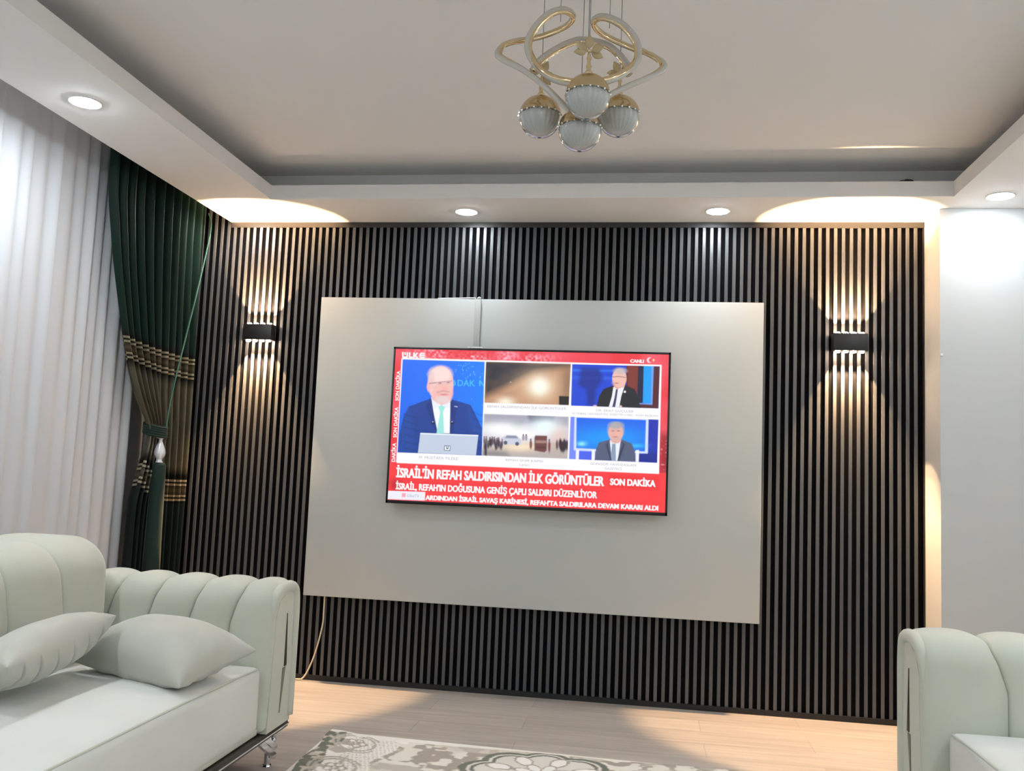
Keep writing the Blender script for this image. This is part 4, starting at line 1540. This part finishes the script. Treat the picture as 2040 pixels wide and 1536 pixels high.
# ------------------------------------------------------------------ rug
def rug():
    x0, x1, y0, y1 = -.775, 1.30, -3.9, -.925
    nx, ny = 300, 420
    X, Y = np.meshgrid(np.linspace(x0, x1, nx), y1 - (y1 - y0) * np.linspace(0, 1, ny) ** 1.6, indexing='ij')
    # pattern value in rug space
    def vn(a, b_, seed):
        g = np.random.RandomState(seed).rand(200, 200)
        xi = np.floor(a).astype(int) % 199; yi = np.floor(b_).astype(int) % 199
        tx = a - np.floor(a); ty = b_ - np.floor(b_)
        tx = tx * tx * (3 - 2 * tx); ty = ty * ty * (3 - 2 * ty)
        return (g[xi, yi] * (1 - tx) + g[xi + 1, yi] * tx) * (1 - ty) + (g[xi, yi + 1] * (1 - tx) + g[xi + 1, yi + 1] * tx) * ty
    gx_, gy_ = X - x0, y1 - Y
    colr = np.zeros((nx, ny, 3))
    cream = np.array(rgb(226, 222, 210)[:3]); taupe = np.array(rgb(160, 150, 138)[:3]); green = np.array(rgb(92, 98, 82)[:3]); white = np.array(rgb(240, 238, 232)[:3]); lg = np.array(rgb(196, 190, 176)[:3])
    n1 = vn(gx_ * 22, gy_ * 22, 2) * .6 + vn(gx_ * 45, gy_ * 45, 3) * .4
    colr[:] = cream
    def mixin(m, c):
        nonlocal colr
        colr = colr * (1 - m[..., None]) + c * m[..., None]
    st_ = lambda v, a, b_: np.clip((v - a) / (b_ - a), 0, 1)
    mixin(st_(n1, .50, .54), taupe)
    mixin(st_(vn(gx_ * 9, gy_ * 9, 5), .62, .7) * .7, lg)
    # lace corner and side border
    lace = (gx_ < .30 + .03 * np.sin(gy_ * 16))
    lacem = lace.astype(float)
    mixin(lacem, white)
    mesh_ = ((np.sin(gx_ * 230 + gy_ * 120) * np.sin(gx_ * 120 - gy_ * 230)) > .35) & (gx_ > .13)
    mixin(lacem * mesh_ * .75, taupe)
    fl_ = st_(vn(gx_ * 30, gy_ * 30, 8), .60, .64) * (gx_ < .16) * (gx_ > .03)
    mixin(fl_ * lacem * .8, taupe)
    # scalloped green outer edge, arcs of white braid
    scal = .055 + .035 * np.abs(np.sin(gy_ * 11 + .4))
    mixin((gx_ < scal).astype(float), green)
    mixin(((gx_ < scal) * st_(vn(gx_ * 50, gy_ * 50, 12), .62, .66)), lg)
    for k in range(16):
        cy_ = .11 + .285 * k
        r = np.sqrt((gx_ - .15) ** 2 + (gy_ - cy_) ** 2)
        for r0 in (.085, .105):
            mixin((np.abs(r - r0) < .006).astype(float) * (gx_ < .24), lg * .8)
        for a in range(5):
            ang = a * 1.256
            e = np.sqrt(((gx_ - .15 - .03 * math.cos(ang)) / .018) ** 2 + ((gy_ - cy_ - .03 * math.sin(ang)) / .018) ** 2)
            mixin((np.abs(e - 1) < .22).astype(float), taupe)
    # medallions with dark green double outline
    for cx_, cy_, R0 in ((.93, .24, .26), (.93, .98, .30), (.93, 1.7, .28), (1.85, .6, .25), (1.85, 1.6, .25)):
        a = np.arctan2(gy_ - cy_, gx_ - cx_); r = np.sqrt(((gx_ - cx_) / 1.25) ** 2 + (gy_ - cy_) ** 2)
        Rb = R0 * (.80 + .14 * np.abs(np.cos(a * 4)))
        ins = r < Rb
        mixin(ins.astype(float), cream * .93)
        mixin((np.abs(r - Rb) < .012).astype(float), green)
        mixin((np.abs(r - Rb + .030) < .007).astype(float), green)
        for k in range(8):
            an = k * PI / 4 + .3
            for rr, s1, s2 in ((.55, .05, .030), (.22, .04, .022)):
                px_, py_ = cx_ + rr * R0 * math.cos(an) * 1.25, cy_ + rr * R0 * math.sin(an)
                dx, dy = gx_ - px_, gy_ - py_
                ca_, sa_ = math.cos(an), math.sin(an)
                e = np.sqrt(((dx * ca_ + dy * sa_) / s1) ** 2 + ((-dx * sa_ + dy * ca_) / s2) ** 2)
                mixin((e < 1).astype(float), white)
                mixin((np.abs(e - 1.05) < .13).astype(float), taupe)
    # far-edge fringe of lace near the corner
    mixin((gy_ < .02 + .012 * np.sin(gx_ * 60)).astype(float) * (gx_ < .36), white)
    Z = .008 + .0015 * vn(gx_ * 40, gy_ * 40, 20)
    # the far left corner pulls out a little; the far edge wavers
    Yw = Y + .085 * np.exp(-(gx_ / .16) ** 2) * np.exp(-(gy_ / .5) ** 2) + .004 * np.sin(gx_ * 9) * np.exp(-gy_ * 3)
    Xw = X + .05 * (1 - np.exp(-gy_ / .6)) * np.exp(-(gx_ / .5) ** 2)
    Xw = Xw - .008 * np.sin(gy_ * 22) * np.exp(-(gx_ / .06) ** 2)
    co_ = np.stack([Xw, Yw, Z], -1)
    co2 = co_.copy(); co2[..., 2] = .0004
    V = np.concatenate([co_.reshape(-1, 3), co2.reshape(-1, 3)])
    id_ = np.arange(nx * ny).reshape(nx, ny)
    F = np.stack([id_[:-1, :-1], id_[1:, :-1], id_[1:, 1:], id_[:-1, 1:]], -1).reshape(-1, 4)[:, ::-1].tolist()
    off = nx * ny
    ring = list(id_[:, 0]) + list(id_[-1, 1:]) + list(id_[::-1, -1][1:]) + list(id_[0, ::-1][1:-1])
    for i in range(len(ring)):
        a, b_ = int(ring[i]), int(ring[(i + 1) % len(ring)])
        F.append([a, b_, b_ + off, a + off])
    F.append([int(r_) + off for r_ in (id_[0, 0], id_[-1, 0], id_[-1, -1], id_[0, -1])])
    me_ = bpy.data.meshes.new('patterned_rug')
    me_.from_pydata(V.tolist(), [], F)
    ca_ = me_.color_attributes.new('weave', 'FLOAT_COLOR', 'POINT')
    cc = np.concatenate([colr.reshape(-1, 3)] * 2); cc = np.concatenate([cc, np.ones((len(cc), 1))], 1)
    ca_.data.foreach_set('color', cc.ravel().astype(np.float32))
    m = bpy.data.materials.new('rug_pile'); m.use_nodes = True
    b2 = m.node_tree.nodes['Principled BSDF']; b2.inputs['Roughness'].default_value = .95
    b2.inputs['Sheen Weight'].default_value = .3
    at = m.node_tree.nodes.new('ShaderNodeAttribute'); at.attribute_name = 'weave'
    m.node_tree.links.new(at.outputs['Color'], b2.inputs['Base Color'])
    MATS['rug_pile'] = m
    add_noise_bump(m, 300, .4, .002)
    me_.materials.append(m)
    o_ = new_obj('patterned_rug', me_)
    return tag(o_, 'cream and grey-green rug with lace-like scrolls on the wooden floor', 'rug')


rug()
bpy.context.view_layer.update()
